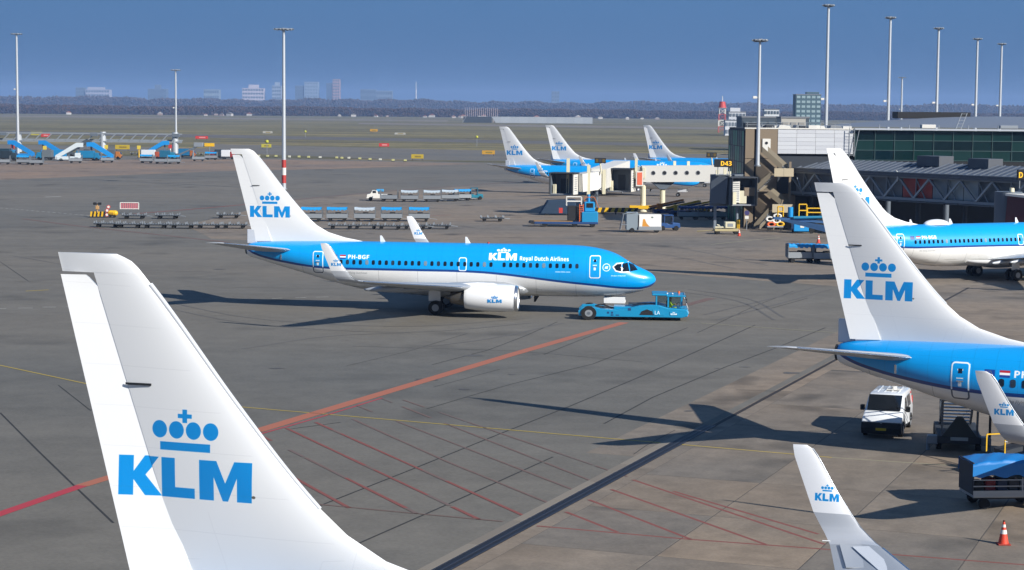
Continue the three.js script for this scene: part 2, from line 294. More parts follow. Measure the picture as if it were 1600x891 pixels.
function patch(B, s, a0, a1, y0, y1, off, na = 5, ny = 8) {       // a piece of skin lying just proud of the fuselage, with its rim
  const rows = [], uvs = [];
  for (let i = -1; i <= na + 1; i++) { const r = [], q = []; for (let j = -1; j <= ny + 1; j++) {
    const a = a0 + (a1 - a0) * Math.min(na, Math.max(0, i)) / na, y = y0 + (y1 - y0) * Math.min(ny, Math.max(0, j)) / ny, o = i < 0 || j < 0 || i > na || j > ny ? -.01 : off;
    r.push(B.S(a, B.phiAt(a, y), s, o)); q.push(sideUV(B.L, a, y, s)); } rows.push(r); uvs.push(q); }
  const g = gridGeo(rows, uvs); return s < 0 ? flipGeo(g) : g;
}
function skinPoly(B, s, pts, off) {    // flat-shaded polygon (a, y) on the skin with a rim
  const c = pts.reduce((m, p) => [m[0] + p[0] / pts.length, m[1] + p[1] / pts.length], [0, 0]), pos = [];
  const P = (p, o) => B.S(p[0], B.phiAt(p[0], Math.min(p[1], B.top(p[0]) - .002)), s, o);
  for (let i = 0; i < pts.length; i++) { const p = pts[i], q = pts[(i + 1) % pts.length], a = P(p, off), b = P(q, off), a0 = P(p, -.02), b0 = P(q, -.02); pos.push(...P(c, off), ...a, ...b, ...a, ...a0, ...b, ...b, ...a0, ...b0); }
  const g = new THREE.BufferGeometry(); g.setAttribute('position', new THREE.Float32BufferAttribute(pos, 3)); g.setAttribute('uv', new THREE.Float32BufferAttribute(new Float32Array(pos.length / 3 * 2), 2)); g.computeVertexNormals(); return g;
}
// letters of the title, drawn in a box 3.85 x 1
function klm(ctx, x, y, w, h, col) {
  ctx.save(); ctx.translate(x, y); ctx.scale(w / 3.85, h); ctx.fillStyle = col;
  const poly = p => { ctx.beginPath(); p.forEach((q, i) => i ? ctx.lineTo(...q) : ctx.moveTo(...q)); ctx.closePath(); ctx.fill(); };
  poly([[0, 0], [.4, 0], [.4, .4], [.7, 0], [1.14, 0], [.72, .48], [1.18, 1], [.72, 1], [.4, .6], [.4, 1], [0, 1]]);
  poly([[1.22, 0], [1.62, 0], [1.62, .74], [2.2, .74], [2.2, 1], [1.22, 1]]);
  poly([[2.34, 0], [2.84, 0], [3.095, .55], [3.35, 0], [3.85, 0], [3.85, 1], [3.43, 1], [3.43, .4], [3.17, 1], [3.02, 1], [2.76, .4], [2.76, 1], [2.34, 1]]);
  ctx.restore();
}
function crown(ctx, x, y, w, h, col) { // box: cross, four balls, bar
  ctx.save(); ctx.translate(x, y); ctx.scale(w, h); ctx.fillStyle = col;
  ctx.fillRect(.465, 0, .07, .32); ctx.fillRect(.395, .11, .21, .1);
  for (let i = 0; i < 4; i++) { ctx.beginPath(); ctx.ellipse(.115 + i * .257, .5, .113, .21, 0, 0, Math.PI * 2); ctx.fill(); }
  ctx.fillRect(.12, .8, .76, .2); ctx.restore();
}
function canvasTex(w, h, draw) {
  const c = document.createElement('canvas'); c.width = w; c.height = h; draw(c.getContext('2d'), w, h);
  const t = new THREE.CanvasTexture(c); t.colorSpace = THREE.SRGBColorSpace; t.anisotropy = 8; return t;
}
const STRIPE = [[0, 2.5], [.6, 2.2], [1.3, 2.1], [2.5, 2.14], [4.6, 2.34], [7, 2.56], [9.5, 2.84], [11.5, 3.06], [13.5, 3.2], [16, 3.26], [24, 3.27], [26, 3.34], [28.8, 3.66], [30.8, 4.06], [31.6, 4.35], [32.3, 4.8]];
function liveryTex(B, plus, reg) {
  return canvasTex(2048, 1024, (ctx, W, H) => {
    const st = hermite(stretch(STRIPE, plus), 1), aft = plus ? 5.84 : 0, wing = plus ? 3 : 0;
    for (const s of [1, -1]) {
      ctx.save(); ctx.beginPath(); ctx.rect(0, s > 0 ? 0 : H / 2, W, H / 2); ctx.clip();
      const X = a => s > 0 ? (1 - a / B.L) * W : a / B.L * W, Y = y => (s > 0 ? 0 : H / 2) + (ZT - y) / (ZT - ZB) * H / 2, sx = W / B.L, sy = H / 2 / (ZT - ZB);
      ctx.fillStyle = '#e4e4e2'; ctx.fillRect(0, s > 0 ? 0 : H / 2, W, H / 2);
      const band = (d, col) => { ctx.fillStyle = col; ctx.beginPath(); ctx.moveTo(X(-.5), Y(6)); for (let a = -.5; a <= B.L + .5; a += .1) ctx.lineTo(X(a), Y(st(Math.max(0, a)) + d)); ctx.lineTo(X(B.L + .5), Y(6)); ctx.closePath(); ctx.fill(); };
      band(-.07, NAVY); band(.1, BLUE);
      const text = (str, a, y, h, wm, col, font) => { ctx.save(); ctx.translate(s > 0 ? X(a) : X(a - wm), Y(y)); ctx.fillStyle = col; ctx.font = font || 'bold 100px sans-serif'; const m = ctx.measureText(str).width; ctx.scale(wm * sx / m, h * sy / 72); ctx.fillText(str, 0, 0); ctx.restore(); };
      const left = (a, wm) => s > 0 ? X(a) : X(a - wm);
      // titles
      const ka = 12.75 + (plus ? 1.2 : 0);
      klm(ctx, left(ka, 2.15), Y(4.66), 2.15 * sx, .52 * sy, '#ffffff'); crown(ctx, left(ka - .56, 1.06), Y(5.05), 1.06 * sx, .36 * sy, '#ffffff');
      text('Royal Dutch Airlines', ka - 2.36, 4.16, .3, 3.8, '#ffffff');
      const ra = 23.75 + aft; text(reg, ra, 4.06, .3, 1.72 * reg.length / 6, '#f4f4f4');
      const fl = (a, cols) => { cols.forEach((c, i) => { ctx.fillStyle = c; ctx.fillRect(left(a, .46), Y(4.34) + i * .3 * sy / cols.length, .46 * sx, .3 * sy / cols.length + 1); }); };
      fl(24.35 + aft, ['#b5242c', '#f2f2f2', '#1f3f8f']); fl(25.02 + aft, ['#123a8c']);
      ctx.fillStyle = '#c9b24a'; for (let i = 0; i < 12; i++) { const q = i / 12 * 6.283; ctx.fillRect(left(25.02 + aft, .46) + (.23 + .09 * Math.cos(q)) * sx - 1, Y(4.19) + .09 * sy * Math.sin(q) - 1, 2, 2); }
      text('The Flying Dutchman', 24.0 + aft, 2.9, .15, 1.8, '#77797c', 'italic 100px sans-serif');
      text('www.klm.com', 7.6, 3.3, .1, 1.15, '#d8ecf7'); text('Member of SkyTeam', 3.35, 3.06, .07, 1.1, '#d8ecf7');
      // round alliance mark
      ctx.strokeStyle = '#e9f4fb'; ctx.lineWidth = 3; ctx.save(); ctx.translate(X(3.72), Y(3.72)); ctx.scale(sx, sy); ctx.lineWidth = .05; ctx.beginPath(); ctx.arc(0, 0, .27, 0, 6.28); ctx.stroke(); ctx.fillStyle = '#e9f4fb'; ctx.beginPath(); ctx.ellipse(0, 0, .15, .06, -.5, 0, 6.28); ctx.fill(); ctx.beginPath(); ctx.ellipse(0, .02, .13, .05, .7, 0, 6.28); ctx.fill(); ctx.restore();
      // door outlines (painted bands) and door markings
      const frame = (a0, a1, y0, y1, r) => { for (const [lo, hi, col] of [[y0 - .2, st((a0 + a1) / 2), '#3b4a5e'], [st((a0 + a1) / 2), 6, '#f2f6f8']]) { ctx.save(); ctx.beginPath(); ctx.rect(0, Y(hi), W, Y(lo) - Y(hi)); ctx.clip(); ctx.translate(Math.min(X(a0), X(a1)), Y(y1)); ctx.scale(sx, sy); ctx.strokeStyle = col; ctx.lineWidth = .07; ctx.beginPath(); ctx.roundRect(0, 0, Math.abs(a1 - a0), y1 - y0, r); ctx.stroke(); ctx.restore(); } };
      frame(4.2, 4.98, 2.92, 4.57, .14); frame(25.7 + aft, 26.48 + aft, 2.92, 4.55, .14);
      for (const e of plus ? [14.55 + 2.5, 15.5 + 2.5] : [14.75]) frame(e - .28, e + .28, 3.3, 4.27, .14);
      ctx.fillStyle = '#e8eef2'; for (const a of [4.6, 26.1 + aft]) { ctx.fillRect(X(a) - .13 * sx, Y(4.28), .26 * sx, .07 * sy); ctx.fillRect(X(a) - .16 * sx, Y(3.9), .32 * sx, .05 * sy); ctx.fillRect(X(a) - .08 * sx, Y(3.72), .16 * sx, .22 * sy); }
      // skin joints over the whole barrel
      ctx.fillStyle = 'rgba(0,40,80,.16)'; for (let a = 2.2; a < B.L - .6; a += 1.016) ctx.fillRect(X(a), Y(6), 1.2, Y(st(a)) - Y(6)); for (const y of [4.75, 4.35, 3.45]) ctx.fillRect(X(s > 0 ? B.L : 3.5), Y(y), sx * (B.L - 3.5), 1.2);
      // small service marks, seams and grime on the belly
      ctx.fillStyle = 'rgba(60,62,66,.5)'; for (let a = 3; a < B.L - 1; a += 3.05) ctx.fillRect(X(a), Y(st(a) - .06), 1, 2000);
      for (let i = 0; i < 60; i++) { const a = 4 + ((i * 37) % 100) / 100 * (B.L - 6), y = 1.3 + ((i * 53) % 100) / 100 * 1.4; ctx.fillStyle = 'rgba(80,80,80,.28)'; ctx.fillRect(X(a), Y(y), 2 + i % 4, 2 + i % 3); }
      for (let i = 0; i < 120; i++) { const a = 8 + ((i * 61) % 127) / 127 * (B.L - 14), y = 1.25 + ((i * 29) % 90) / 90 * .9; ctx.fillStyle = 'rgba(96,92,84,.10)'; ctx.fillRect(left(a, 1.4), Y(y), (.5 + (i % 5) * .4) * sx, (.04 + (i % 4) * .03) * sy); }
      ctx.restore();
    }
  });
}
const finLE = hermite([[5.2, 22.4], [5.34, 23], [5.58, 24.3], [5.97, 25.6], [6.48, 26.5], [7.4, 27.5], [9.1, 28.98], [11.9, 31.25], [12.25, 31.6], [12.4, 31.95]], 1);
const finTE = y => 31.5 + (y - 5.15) * (33.38 - 31.5) / (12.4 - 5.15), hinge = y => 30.2 + (y - 5.15) * (32.5 - 30.2) / (12.0 - 5.15);
// fin and winglet prints: upper half as seen from starboard, lower half as seen from port
const FA0 = 34, FA1 = 22, FZ0 = 5, FZ1 = 12.6;
function finUV(a, y, s) { const u = (FA0 - a) / (FA0 - FA1), v = (y - FZ0) / (FZ1 - FZ0); return s > 0 ? [u, .5 + v * .5] : [1 - u, v * .5]; }
const finTex = canvasTex(1536, 1946, (ctx, W, H) => {
  for (const s of [1, -1]) {
    ctx.save(); ctx.beginPath(); ctx.rect(0, s > 0 ? 0 : H / 2, W, H / 2); ctx.clip();
    ctx.fillStyle = '#dedfdf'; ctx.fillRect(0, s > 0 ? 0 : H / 2, W, H / 2);
    const sx = W / (FA0 - FA1), sy = H / 2 / (FZ1 - FZ0), Y = y => (s > 0 ? 0 : H / 2) + (FZ1 - y) * sy, X = (a, w) => s > 0 ? (FA0 - a) * sx : W - (FA0 - a + w) * sx;
    klm(ctx, X(31.86, 3.22), Y(7.95), 3.22 * sx, .88 * sy, LOGO); crown(ctx, X(31.06, 1.62), Y(9.04), 1.62 * sx, .92 * sy, LOGO);
    // panel lines
    ctx.strokeStyle = 'rgba(120,124,130,.16)'; ctx.lineWidth = 1.1;
    const ln = pts => { ctx.beginPath(); pts.forEach((p, i) => { const x = X(p[0], 0), y = Y(p[1]); i ? ctx.lineTo(x, y) : ctx.moveTo(x, y); }); ctx.stroke(); };
    for (let y = 6.3; y < 12; y += .9) ln([[finLE(y) + .5, y], [finTE(y) - .05, y + .06]]); ln([[25.4, 5.6], [30.95, 11.9]]); ln([[26.4, 5.4], [26.15, 6.5]]); ln([[27.2, 5.35], [27, 5.9], [26.5, 5.95]]); ln([[29.2, 5.3], [29.7, 6.8]]); ln([[30.2, 5.4], [30.3, 5.7], [29.9, 5.72]]);
    ctx.fillStyle = 'rgba(70,62,52,.85)'; ctx.beginPath(); ctx.ellipse(X(28.6, 0), Y(7.2), 6, 4, 0, 0, 6.28); ctx.fill();
    ctx.restore();
  }
});
const WA0 = 22.6, WA1 = 19.4, WZ0 = 3.4, WZ1 = 6.5;
function wletUV(a, y, s) { const u = (WA0 - a) / (WA0 - WA1), v = (y - WZ0) / (WZ1 - WZ0); return s > 0 ? [u, .5 + v * .5] : [1 - u, v * .5]; }
const wletTex = canvasTex(512, 992, (ctx, W, H) => {
  for (const s of [1, -1]) {
    const sx = W / (WA0 - WA1), sy = H / 2 / (WZ1 - WZ0), Y = y => (s > 0 ? 0 : H / 2) + (WZ1 - y) * sy, X = (a, w) => s > 0 ? (WA0 - a) * sx : W - (WA0 - a + w) * sx;
    ctx.fillStyle = '#e6e7e8'; ctx.fillRect(0, s > 0 ? 0 : H / 2, W, H / 2); ctx.fillStyle = '#a9adb3'; ctx.fillRect(0, Y(4.42), W, Y(3.4) - Y(4.42));
    klm(ctx, X(21.72, .7), Y(4.98), .7 * sx, .22 * sy, LOGO); crown(ctx, X(21.55, .36), Y(5.24), .36 * sx, .2 * sy, LOGO);
  }
});
function matTex(tex, rough, extra) { return new THREE.MeshPhysicalMaterial(Object.assign({ map: tex, roughness: rough, clearcoat: .55, clearcoatRoughness: .12, side: THREE.DoubleSide }, extra || {})); }
const mFin = matTex(finTex, .38), mWlet = matTex(wletTex, .35);
const mWing = M('#9ea3a9', .42, .25), mWhite = M('#e4e5e5', .35, 0, { clearcoat: .5, clearcoatRoughness: .15 }), mAlu = M('#c9ccd0', .22, .95), mTyre = M('#161617', .85), mDark = M('#1c1e22', .6), mGlass = M('#10161d', .08, 0, { clearcoat: 1 }), mStrut = M('#8d9196', .45, .4), mBlind = M('#6f8390', .5), mGlass2 = M('#27323d', .08, 0, { clearcoat: 1 }), mBluePaint = M(BLUE, .4, 0, { clearcoat: .4 });

// ring of an aerofoil from leading edge over the top to the trailing edge and back underneath
function foil(n, t, x0 = 0, x1 = 1) {
  const th = x => 5 * t * (.2969 * Math.sqrt(x) - .126 * x - .3516 * x * x + .2843 * x ** 3 - .1036 * x ** 4) + .002;
  const up = [], lo = []; for (let i = 0; i <= n; i++) { const x = x0 + (x1 - x0) * (1 - Math.cos(Math.PI * i / n)) / 2; up.push([x, th(x)]); lo.push([x, -th(x)]); }
  return { up, lo };
}
// lofted surface: sections { o:[a,y,z] leading edge, c chord, t thickness, n:[ny,nz] direction of the upper side }; uvf(a, y, upper)
function loftFoil(secs, uvf, x0 = 0, x1 = 1, nseg = 12) {
  const sheets = [true, false].map(upper => {
    const rows = [], uvs = [];
    for (const s of secs) { const f = foil(nseg, s.t, x0, x1)[upper ? 'up' : 'lo'];
      rows.push(f.map(([x, h]) => [-(s.o[0] + x * s.c), s.o[1] + h * s.c * s.n[0], s.o[2] + h * s.c * s.n[1]]));
      uvs.push(f.map(([x, h]) => uvf ? uvf(s.o[0] + x * s.c, s.o[1] + h * s.c * s.n[0], upper) : [x, 0])); }
    return gridGeo(rows, uvs);
  });
  // end caps and the closing edges
  const rim = [];
  for (const s of [secs[0], secs.at(-1)]) { const f = foil(nseg, s.t, x0, x1), P = ([x, h]) => [-(s.o[0] + x * s.c), s.o[1] + h * s.c * s.n[0], s.o[2] + h * s.c * s.n[1]], Q = ([x, h]) => uvf ? uvf(s.o[0] + x * s.c, s.o[1], true) : [x, 0];
    rim.push(gridGeo([f.up.map(P), f.lo.map(P)], [f.up.map(Q), f.lo.map(Q)])); }
  for (const e of [0, nseg]) { const r1 = [], r2 = [], q1 = [], q2 = []; for (const s of secs) { const f = foil(nseg, s.t, x0, x1); for (const [arr, q, k] of [[r1, q1, 'up'], [r2, q2, 'lo']]) { const [x, h] = f[k][e]; arr.push([-(s.o[0] + x * s.c), s.o[1] + h * s.c * s.n[0], s.o[2] + h * s.c * s.n[1]]); q.push(uvf ? uvf(s.o[0] + x * s.c, s.o[1], true) : [x, 0]); } } rim.push(gridGeo([r1, r2], [q1, q2])); }
  return J([...sheets, ...rim]);
}
function lerpSecs(secs, k) { const out = []; for (let i = 0; i < secs.length - 1; i++) for (let j = 0; j < k; j++) { const t = j / k, a = secs[i], b = secs[i + 1], L = (p, q) => p + (q - p) * t; out.push({ o: a.o.map((v, m) => L(v, b.o[m])), c: L(a.c, b.c), t: L(a.t, b.t), n: a.n.map((v, m) => L(v, b.n[m])) }); } out.push(secs.at(-1)); return out; }

const geoCache = {};
function G_(key, fn) { return geoCache[key] || (geoCache[key] = fn()); }

const bodies = { false: body(false), true: body(true) };
function aircraft(label, [nx, nz], heading, { plus = false, reg = 'PH-', rudder = 0, dome = false, blades = [14.6, 21.3], droop = 0, fairing = true }) {
  const B = bodies[plus], aft = plus ? 5.84 : 0, wg = plus ? 3 : 0, K = plus ? 'p' : 's';
  const t = thing('airliner', label, 'airplane', [nx, 0, nz], heading, 'blue and white airliners on the apron');
  const mLiv = matTex(liveryTex(B, plus, reg), .3);
  const fus = part(t, 'fuselage', G_('fus' + K, () => fuselageGeo(B)), mLiv);
  // doors, exits
  for (const s of [1, -1]) {
    for (const [a0, a1, y0, y1] of [[4.2, 4.98, 2.92, 4.57], [25.7 + aft, 26.48 + aft, 2.92, 4.55]]) {
      const d = part(t, 'door', G_('door' + K + s + a0, () => patch(B, s, a0 - .03, a1 + .03, y0 - .03, y1 + .03, .012)), mLiv);
      part(d, 'door_handle', G_('dh' + K + s + a0, () => { const p = B.S(a0 + .39, B.phiAt(a0 + .39, 3.75), s, .03); return box(.3, .05, .03, ...p); }), mStrut);
      part(d, 'door_window', G_('dw' + K + s + a0, () => skinPoly(B, s, [[a0 + .3, 4.1], [a0 + .48, 4.1], [a0 + .48, 4.3], [a0 + .3, 4.3]], .02)), mGlass);
    }
    for (const e of plus ? [17.05, 18.0] : [14.75]) part(t, 'overwing_exit', G_('ex' + K + s + e, () => patch(B, s, e - .31, e + .31, 3.27, 4.3, .01)), mLiv);
    // cabin windows
    const wgeo = (a) => G_('win' + K + s + a, () => { const r = [], w = .125, h = .18; for (let i = 0; i < 10; i++) { const q = i / 10 * 6.2832 + .31; r.push([a + w * Math.sign(Math.cos(q)) * Math.pow(Math.abs(Math.cos(q)), .6), 3.8 + h * Math.sign(Math.sin(q)) * Math.pow(Math.abs(Math.sin(q)), .6)]); } return skinPoly(B, s, r, .014); });
    let k = 0;
    for (let a = 5.95; a < 24.95 + aft; a += .508, k++) { if (k === 12) continue; part(fus, 'cabin_window', wgeo(+a.toFixed(3)), (k * 7 + (s > 0 ? 1 : 4)) % 9 === 0 ? mBlind : (k * 5) % 7 === 0 ? mGlass2 : mGlass); }
    // cockpit glazing
    const panes = [[[1.38, 3.5], [1.9, 3.4], [2.06, 3.98], [1.72, 3.85]], [[1.98, 3.4], [2.5, 3.4], [2.5, 3.96], [2.15, 4.0]], [[2.6, 3.42], [2.96, 3.5], [3.15, 3.76], [2.92, 3.94], [2.6, 3.95]]];
    part(fus, 'windscreen_frame', G_('pf' + K + s, () => skinPoly(B, s, [[1.93, 3.31], [2.58, 3.31], [3.03, 3.42], [3.27, 3.75], [2.98, 4.03], [2.56, 4.05], [2.11, 4.09]], .035)), mWhite);
    panes.forEach((p, i) => part(fus, 'cockpit_window', G_('pane' + K + s + i, () => skinPoly(B, s, p, .06)), mGlass));
  }
  part(t, 'exhaust_outlet', G_('apu' + K, () => new THREE.TorusGeometry(.2, .07, 8, 16).rotateY(Math.PI / 2).scale(1, 1.4, 1).translate(-B.L + .03, 4.52, 0)), mDark);
  // fin, rudder
  const sh = o => [o[0] + aft, o[1], o[2]], fuv = (a, y, up) => finUV(a - aft, y, up ? 1 : -1);
  part(t, 'fin', G_('fin' + K, () => {
    const ys = [5.05, 5.2, 5.34, 5.58, 5.97, 6.48, 7, 7.6, 8.4, 9.2, 10, 10.8, 11.5, 11.98];
    const lower = ys.map(y => { const le = finLE(Math.max(5.2, y)), h = hinge(y), c = finTE(y) - le; return { le, h, c, y }; });
    const mk = (arr) => { const sheets = [1, -1].map(s => { const rows = [], uvs = []; for (const q of arr) { const r = [], u = []; for (let i = 0; i <= 16; i++) { const x = (1 - Math.cos(Math.PI * i / 16)) / 2, a = q.le + (q.h - q.le) * x, xx = Math.min(.97, x * (q.h - q.le) / q.c), tc = Math.min(.095 * Math.min(q.c, 5.6), .42), th = 5 * tc * (.2969 * Math.sqrt(xx) - .126 * xx - .3516 * xx * xx + .2843 * xx ** 3 - .1036 * xx ** 4) * Math.min(1, .55 + .45 * (q.y - 5) / 1.5) + .004; r.push([-(a + aft), q.y, s * th]); u.push(finUV(a, q.y, s)); } rows.push(r); uvs.push(u); } const g = gridGeo(rows, uvs); return s < 0 ? flipGeo(g) : g; });
      const e = sheets.map(g => g.attributes.position), n = 17, L = arr.length, back = [[], []], bu = [[], []], cap = [[], []], cu = [[], []];
      for (let i = 0; i < L; i++) for (const k of [0, 1]) { const id = i * n + 16; back[k].push([e[k].getX(id), e[k].getY(id), e[k].getZ(id)]); bu[k].push(finUV(33.9, 11, 1)); }
      for (let j = 0; j < n; j++) for (const k of [0, 1]) { const id = (L - 1) * n + j; cap[k].push([e[k].getX(id), e[k].getY(id), e[k].getZ(id)]); cu[k].push(finUV(33.9, 11, 1)); }
      return [...sheets, gridGeo(back, bu), gridGeo(cap, cu)]; };
    const capSecs = [11.98, 12.12, 12.25, 12.33, 12.4].map(y => ({ le: finLE(y), h: finTE(y) + .03, c: finTE(y) - finLE(y) + .05, y }));
    return J([...mk(lower), ...mk(capSecs)]);
  }), mFin);
  part(t, 'fin_leading_edge', G_('finle' + K, () => { const c = []; for (let y = 7.0; y <= 11.95; y += .25) c.push(V(-(finLE(y) + aft) - .03, y, 0)); return new THREE.TubeGeometry(new THREE.CatmullRomCurve3(c), 40, .06, 8); }), M('#b9bdc2', .55));
  if (fairing) part(t, 'tail_fairing', G_('tfair' + K, () => rbox(.8, 1.1, .16, -(31.7 + aft), 5.55, 0, .05)), M('#b9bec6', .4));
  // rudder, turned about its hinge line
  const h0 = V(-(hinge(5.2) + aft), 5.2, 0), h1 = V(-(hinge(11.9) + aft), 11.9, 0), axis = h1.clone().sub(h0).normalize();
  const rgeo = G_('rud' + K, () => {
    const ys = [5.2, 6, 7, 8, 9, 10, 11, 11.45, 11.7, 11.86, 11.92], rows = [[], []];
    const sheets = [1, -1].map(s => { const rows = [], uvs = []; for (const y of ys) { const up = Math.max(0, y - 11.5), h = hinge(y) - .1 + (up > 0 ? .1 : 0) + up * up * 1.3, e = finTE(y), w0 = .05 + .07 * (12 - y) / 7, r = [], u = []; for (let i = 0; i <= 6; i++) { const x = i / 6; r.push([-(h + (e - h) * x + aft), y, s * (w0 * (1 - x) + .015)]); u.push(finUV(h + (e - h) * x, y, s)); } rows.push(r); uvs.push(u); } const g = gridGeo(rows, uvs); return s < 0 ? flipGeo(g) : g; });
    const e = sheets.map(g => g.attributes.position), edges = [];
    for (const j of [0, 6]) { const a = [[], []], u = [[], []]; for (let i = 0; i < ys.length; i++) for (const k of [0, 1]) { const id = i * 7 + j; a[k].push([e[k].getX(id), e[k].getY(id), e[k].getZ(id)]); u[k].push(finUV(33.9, 11, 1)); } edges.push(gridGeo(a, u)); }
    for (const i of [0, ys.length - 1]) { const a = [[], []], u = [[], []]; for (let j = 0; j < 7; j++) for (const k of [0, 1]) { const id = i * 7 + j; a[k].push([e[k].getX(id), e[k].getY(id), e[k].getZ(id)]); u[k].push(finUV(33.9, 11, 1)); } edges.push(gridGeo(a, u)); }
    return J([...sheets, ...edges]).translate(-h0.x, -h0.y, 0);
  });
  const rud = part(t, 'rudder', rgeo, mFin); rud.position.copy(h0); rud.quaternion.setFromAxisAngle(axis, rudder);
  part(t, 'hinge_slot', G_('hslot' + K, () => J([1, -1].map(s => box(.62, .05, .02, -(hinge(9.55) + aft) + .3, 9.55, s * .155)))), mDark);
  // tailplanes
  for (const s of [1, -1]) {
    const st = part(t, 'tailplane', G_('stab' + K + s, () => loftFoil(lerpSecs([{ o: [28.2 + aft, 4.56, s * .9], c: 3.75, t: .09, n: [1, 0] }, { o: [32.15 + aft, 5.46, s * 7.0], c: 1.32, t: .09, n: [1, 0] }, { o: [32.5 + aft, 5.48, s * 7.17], c: .95, t: .05, n: [1, 0] }], 6))), M('#b3b7bc', .4, .2));
    part(st, 'tailplane_leading_edge', G_('stle' + K + s, () => bar([-(28.3 + aft) , 4.58, s * 1.05], [-(32.13 + aft), 5.45, s * 6.95], .05)), mAlu);
    part(t, 'pitot_vane', G_('vane' + K + s, () => box(.1, .4, .03, -(29.1 + aft), 4.05, s * 1.25)), mAlu);
  }
  // wings, winglets
  for (const s of [1, -1]) {
    const zz = y => 1.98 + (y - 1.88) * .1 + (y - 1.88) ** 2 * .0007, LE = y => 11.95 + (y - 1.88) * .515 - Math.max(0, 4.6 - y) ** 1.6 * .28, TE = y => y < 5.6 ? 18.55 + (y - 1.88) * .09 : 18.9 + (y - 5.6) * .2;
    const ys = [1.2, 1.88, 2.6, 3.4, 4.2, 5, 5.6, 7, 9, 11, 13, 15, 16.9];
    const wing = part(t, 'wing', G_('wing' + K + s, () => loftFoil(ys.map(y => ({ o: [LE(y) + wg, zz(y), s * y], c: TE(y) - LE(y), t: .135 - y * .0022, n: [1, 0] })))), mWing);
    wing.rotation.x = s * droop;
    part(wing, 'slat_edge', G_('slat' + K + s, () => new THREE.TubeGeometry(new THREE.CatmullRomCurve3([6.2, 9, 12, 15, 16.8].map(y => V(-(LE(y) + wg) - .005, zz(y), s * y))), 30, .055, 8)), mAlu);
    for (const y of [8.2, 10.4, 12.6, 14.8]) part(wing, 'aileron_panel', G_('ail' + K + s + y, () => beam([-(TE(y) - .62 + wg), zz(y) + .075, s * y], [-(TE(y + 2) - .58 + wg), zz(y + 2) + .07, s * (y + 2)], .62, .025)), M('#a9aeb4', .4, .2));
    part(wing, 'upper_panel', G_('upan' + K + s, () => beam([-(LE(14.6) + .75 + wg), zz(14.6) + .105, s * 14.6], [-(LE(16.6) + .72 + wg), zz(16.6) + .095, s * 16.6], .5, .02)), M('#c8ccd1', .4, .1));
    for (const y of [3.6, 6.6, 9.6]) part(wing, 'flap_fairing', G_('flap' + K + s + y, () => new THREE.SphereGeometry(1, 12, 10).scale(1.5, .2, .17).rotateZ(.06).translate(-(TE(y) - .25 + wg), zz(y) - .3, s * y)), mWing);
    const T = zz(16.9), L0 = LE(16.9), C0 = TE(16.9) - L0, c2 = (x, y) => [Math.cos(x), -s * Math.sin(x)];
    const ws = [[16.9, T, L0, C0, 0], [17.2, T + .06, L0 + .2, C0 * .93, .35], [17.42, T + .2, L0 + .42, C0 * .86, .75], [17.54, T + .42, L0 + .68, C0 * .79, 1.1], [17.61, T + .8, L0 + .98, C0 * .74, 1.35], [17.7, T + 1.5, L0 + 1.46, C0 * .6, 1.45], [17.79, 6.0, 21.66, .7, 1.46], [17.82, 6.24, 21.84, .57, 1.46], [17.84, 6.34, 22.02, .4, 1.46]];
    const wl = part(t, 'winglet', G_('wlet' + K + s, () => loftFoil(lerpSecs(ws.map(([y, z, le, c, k]) => ({ o: [le + wg, z, s * y], c, t: .1, n: c2(k) })), 3), (a, y, up) => wletUV(a - wg, y, (up ? -s : s)))), mWlet);
    wl.rotation.x = s * droop;
    part(wl, 'winglet_edge', G_('wle' + K + s, () => new THREE.TubeGeometry(new THREE.CatmullRomCurve3(ws.slice(0, -1).map(([y, z, le]) => V(-(le + wg), z, s * y))), 30, .025, 7)), M('#8f949b', .3, .7));
    part(wl, 'static_wick', G_('wick' + K + s, () => bar([-(TE(17) + wg), T + .06, s * 17.1], [-(TE(17) + .22 + wg), T + .05, s * 17.1], .02)), mWhite);
    // engine
    const ea = 10.1 + wg, ey = 1.53, ez = s * 4.83, ax = (r, x) => new THREE.Vector2(r, x);
    const eng = part(t, 'engine_nacelle', G_('nac' + K + s, () => new THREE.LatheGeometry([ax(.84, .35), ax(.8, .12), ax(.86, .01), ax(.93, 0), ax(.99, .08), ax(1.06, .5), ax(1.1, 1.2), ax(1.09, 2.2), ax(1.02, 3.1), ax(.93, 3.75), ax(.87, 4.0), ax(.84, 4.0), ax(.86, 3.5)], 32).rotateZ(Math.PI / 2).scale(1, .95, 1.02).translate(-ea, ey, ez)), mWhite);
    part(eng, 'intake_lip', G_('lip' + K + s, () => new THREE.LatheGeometry([ax(.845, .3), ax(.81, .12), ax(.865, -.01), ax(.93, -.02), ax(1.0, .07), ax(1.03, .2), ax(1.035, .2), ax(1.0, .19)], 32).rotateZ(Math.PI / 2).scale(1, .95, 1.02).translate(-ea, ey, ez)), mAlu);
    part(eng, 'fan', G_('fan' + K + s, () => { const l = [cyl(.82, .82, .06, 0, 0, 0, 28).rotateZ(Math.PI / 2), new THREE.ConeGeometry(.26, .45, 18).rotateZ(-Math.PI / 2).translate(.22, 0, 0)]; for (let i = 0; i < 24; i++) l.push(box(.05, .54, .11, 0, .54, 0).rotateX(i / 24 * 6.283).translate(.05, 0, 0)); return J(l).translate(-ea - .75, ey, ez); }), M('#2c2e33', .4, .6));
    part(eng, 'exhaust_nozzle', G_('noz' + K + s, () => new THREE.LatheGeometry([ax(.66, 3.5), ax(.62, 4.3), ax(.52, 4.9), ax(.46, 5.1), ax(.43, 5.1), ax(.3, 4.9), ax(.05, 5.6), ax(0, 5.62)], 24).rotateZ(Math.PI / 2).translate(-ea, ey, ez)), M('#6e6a64', .45, .8));
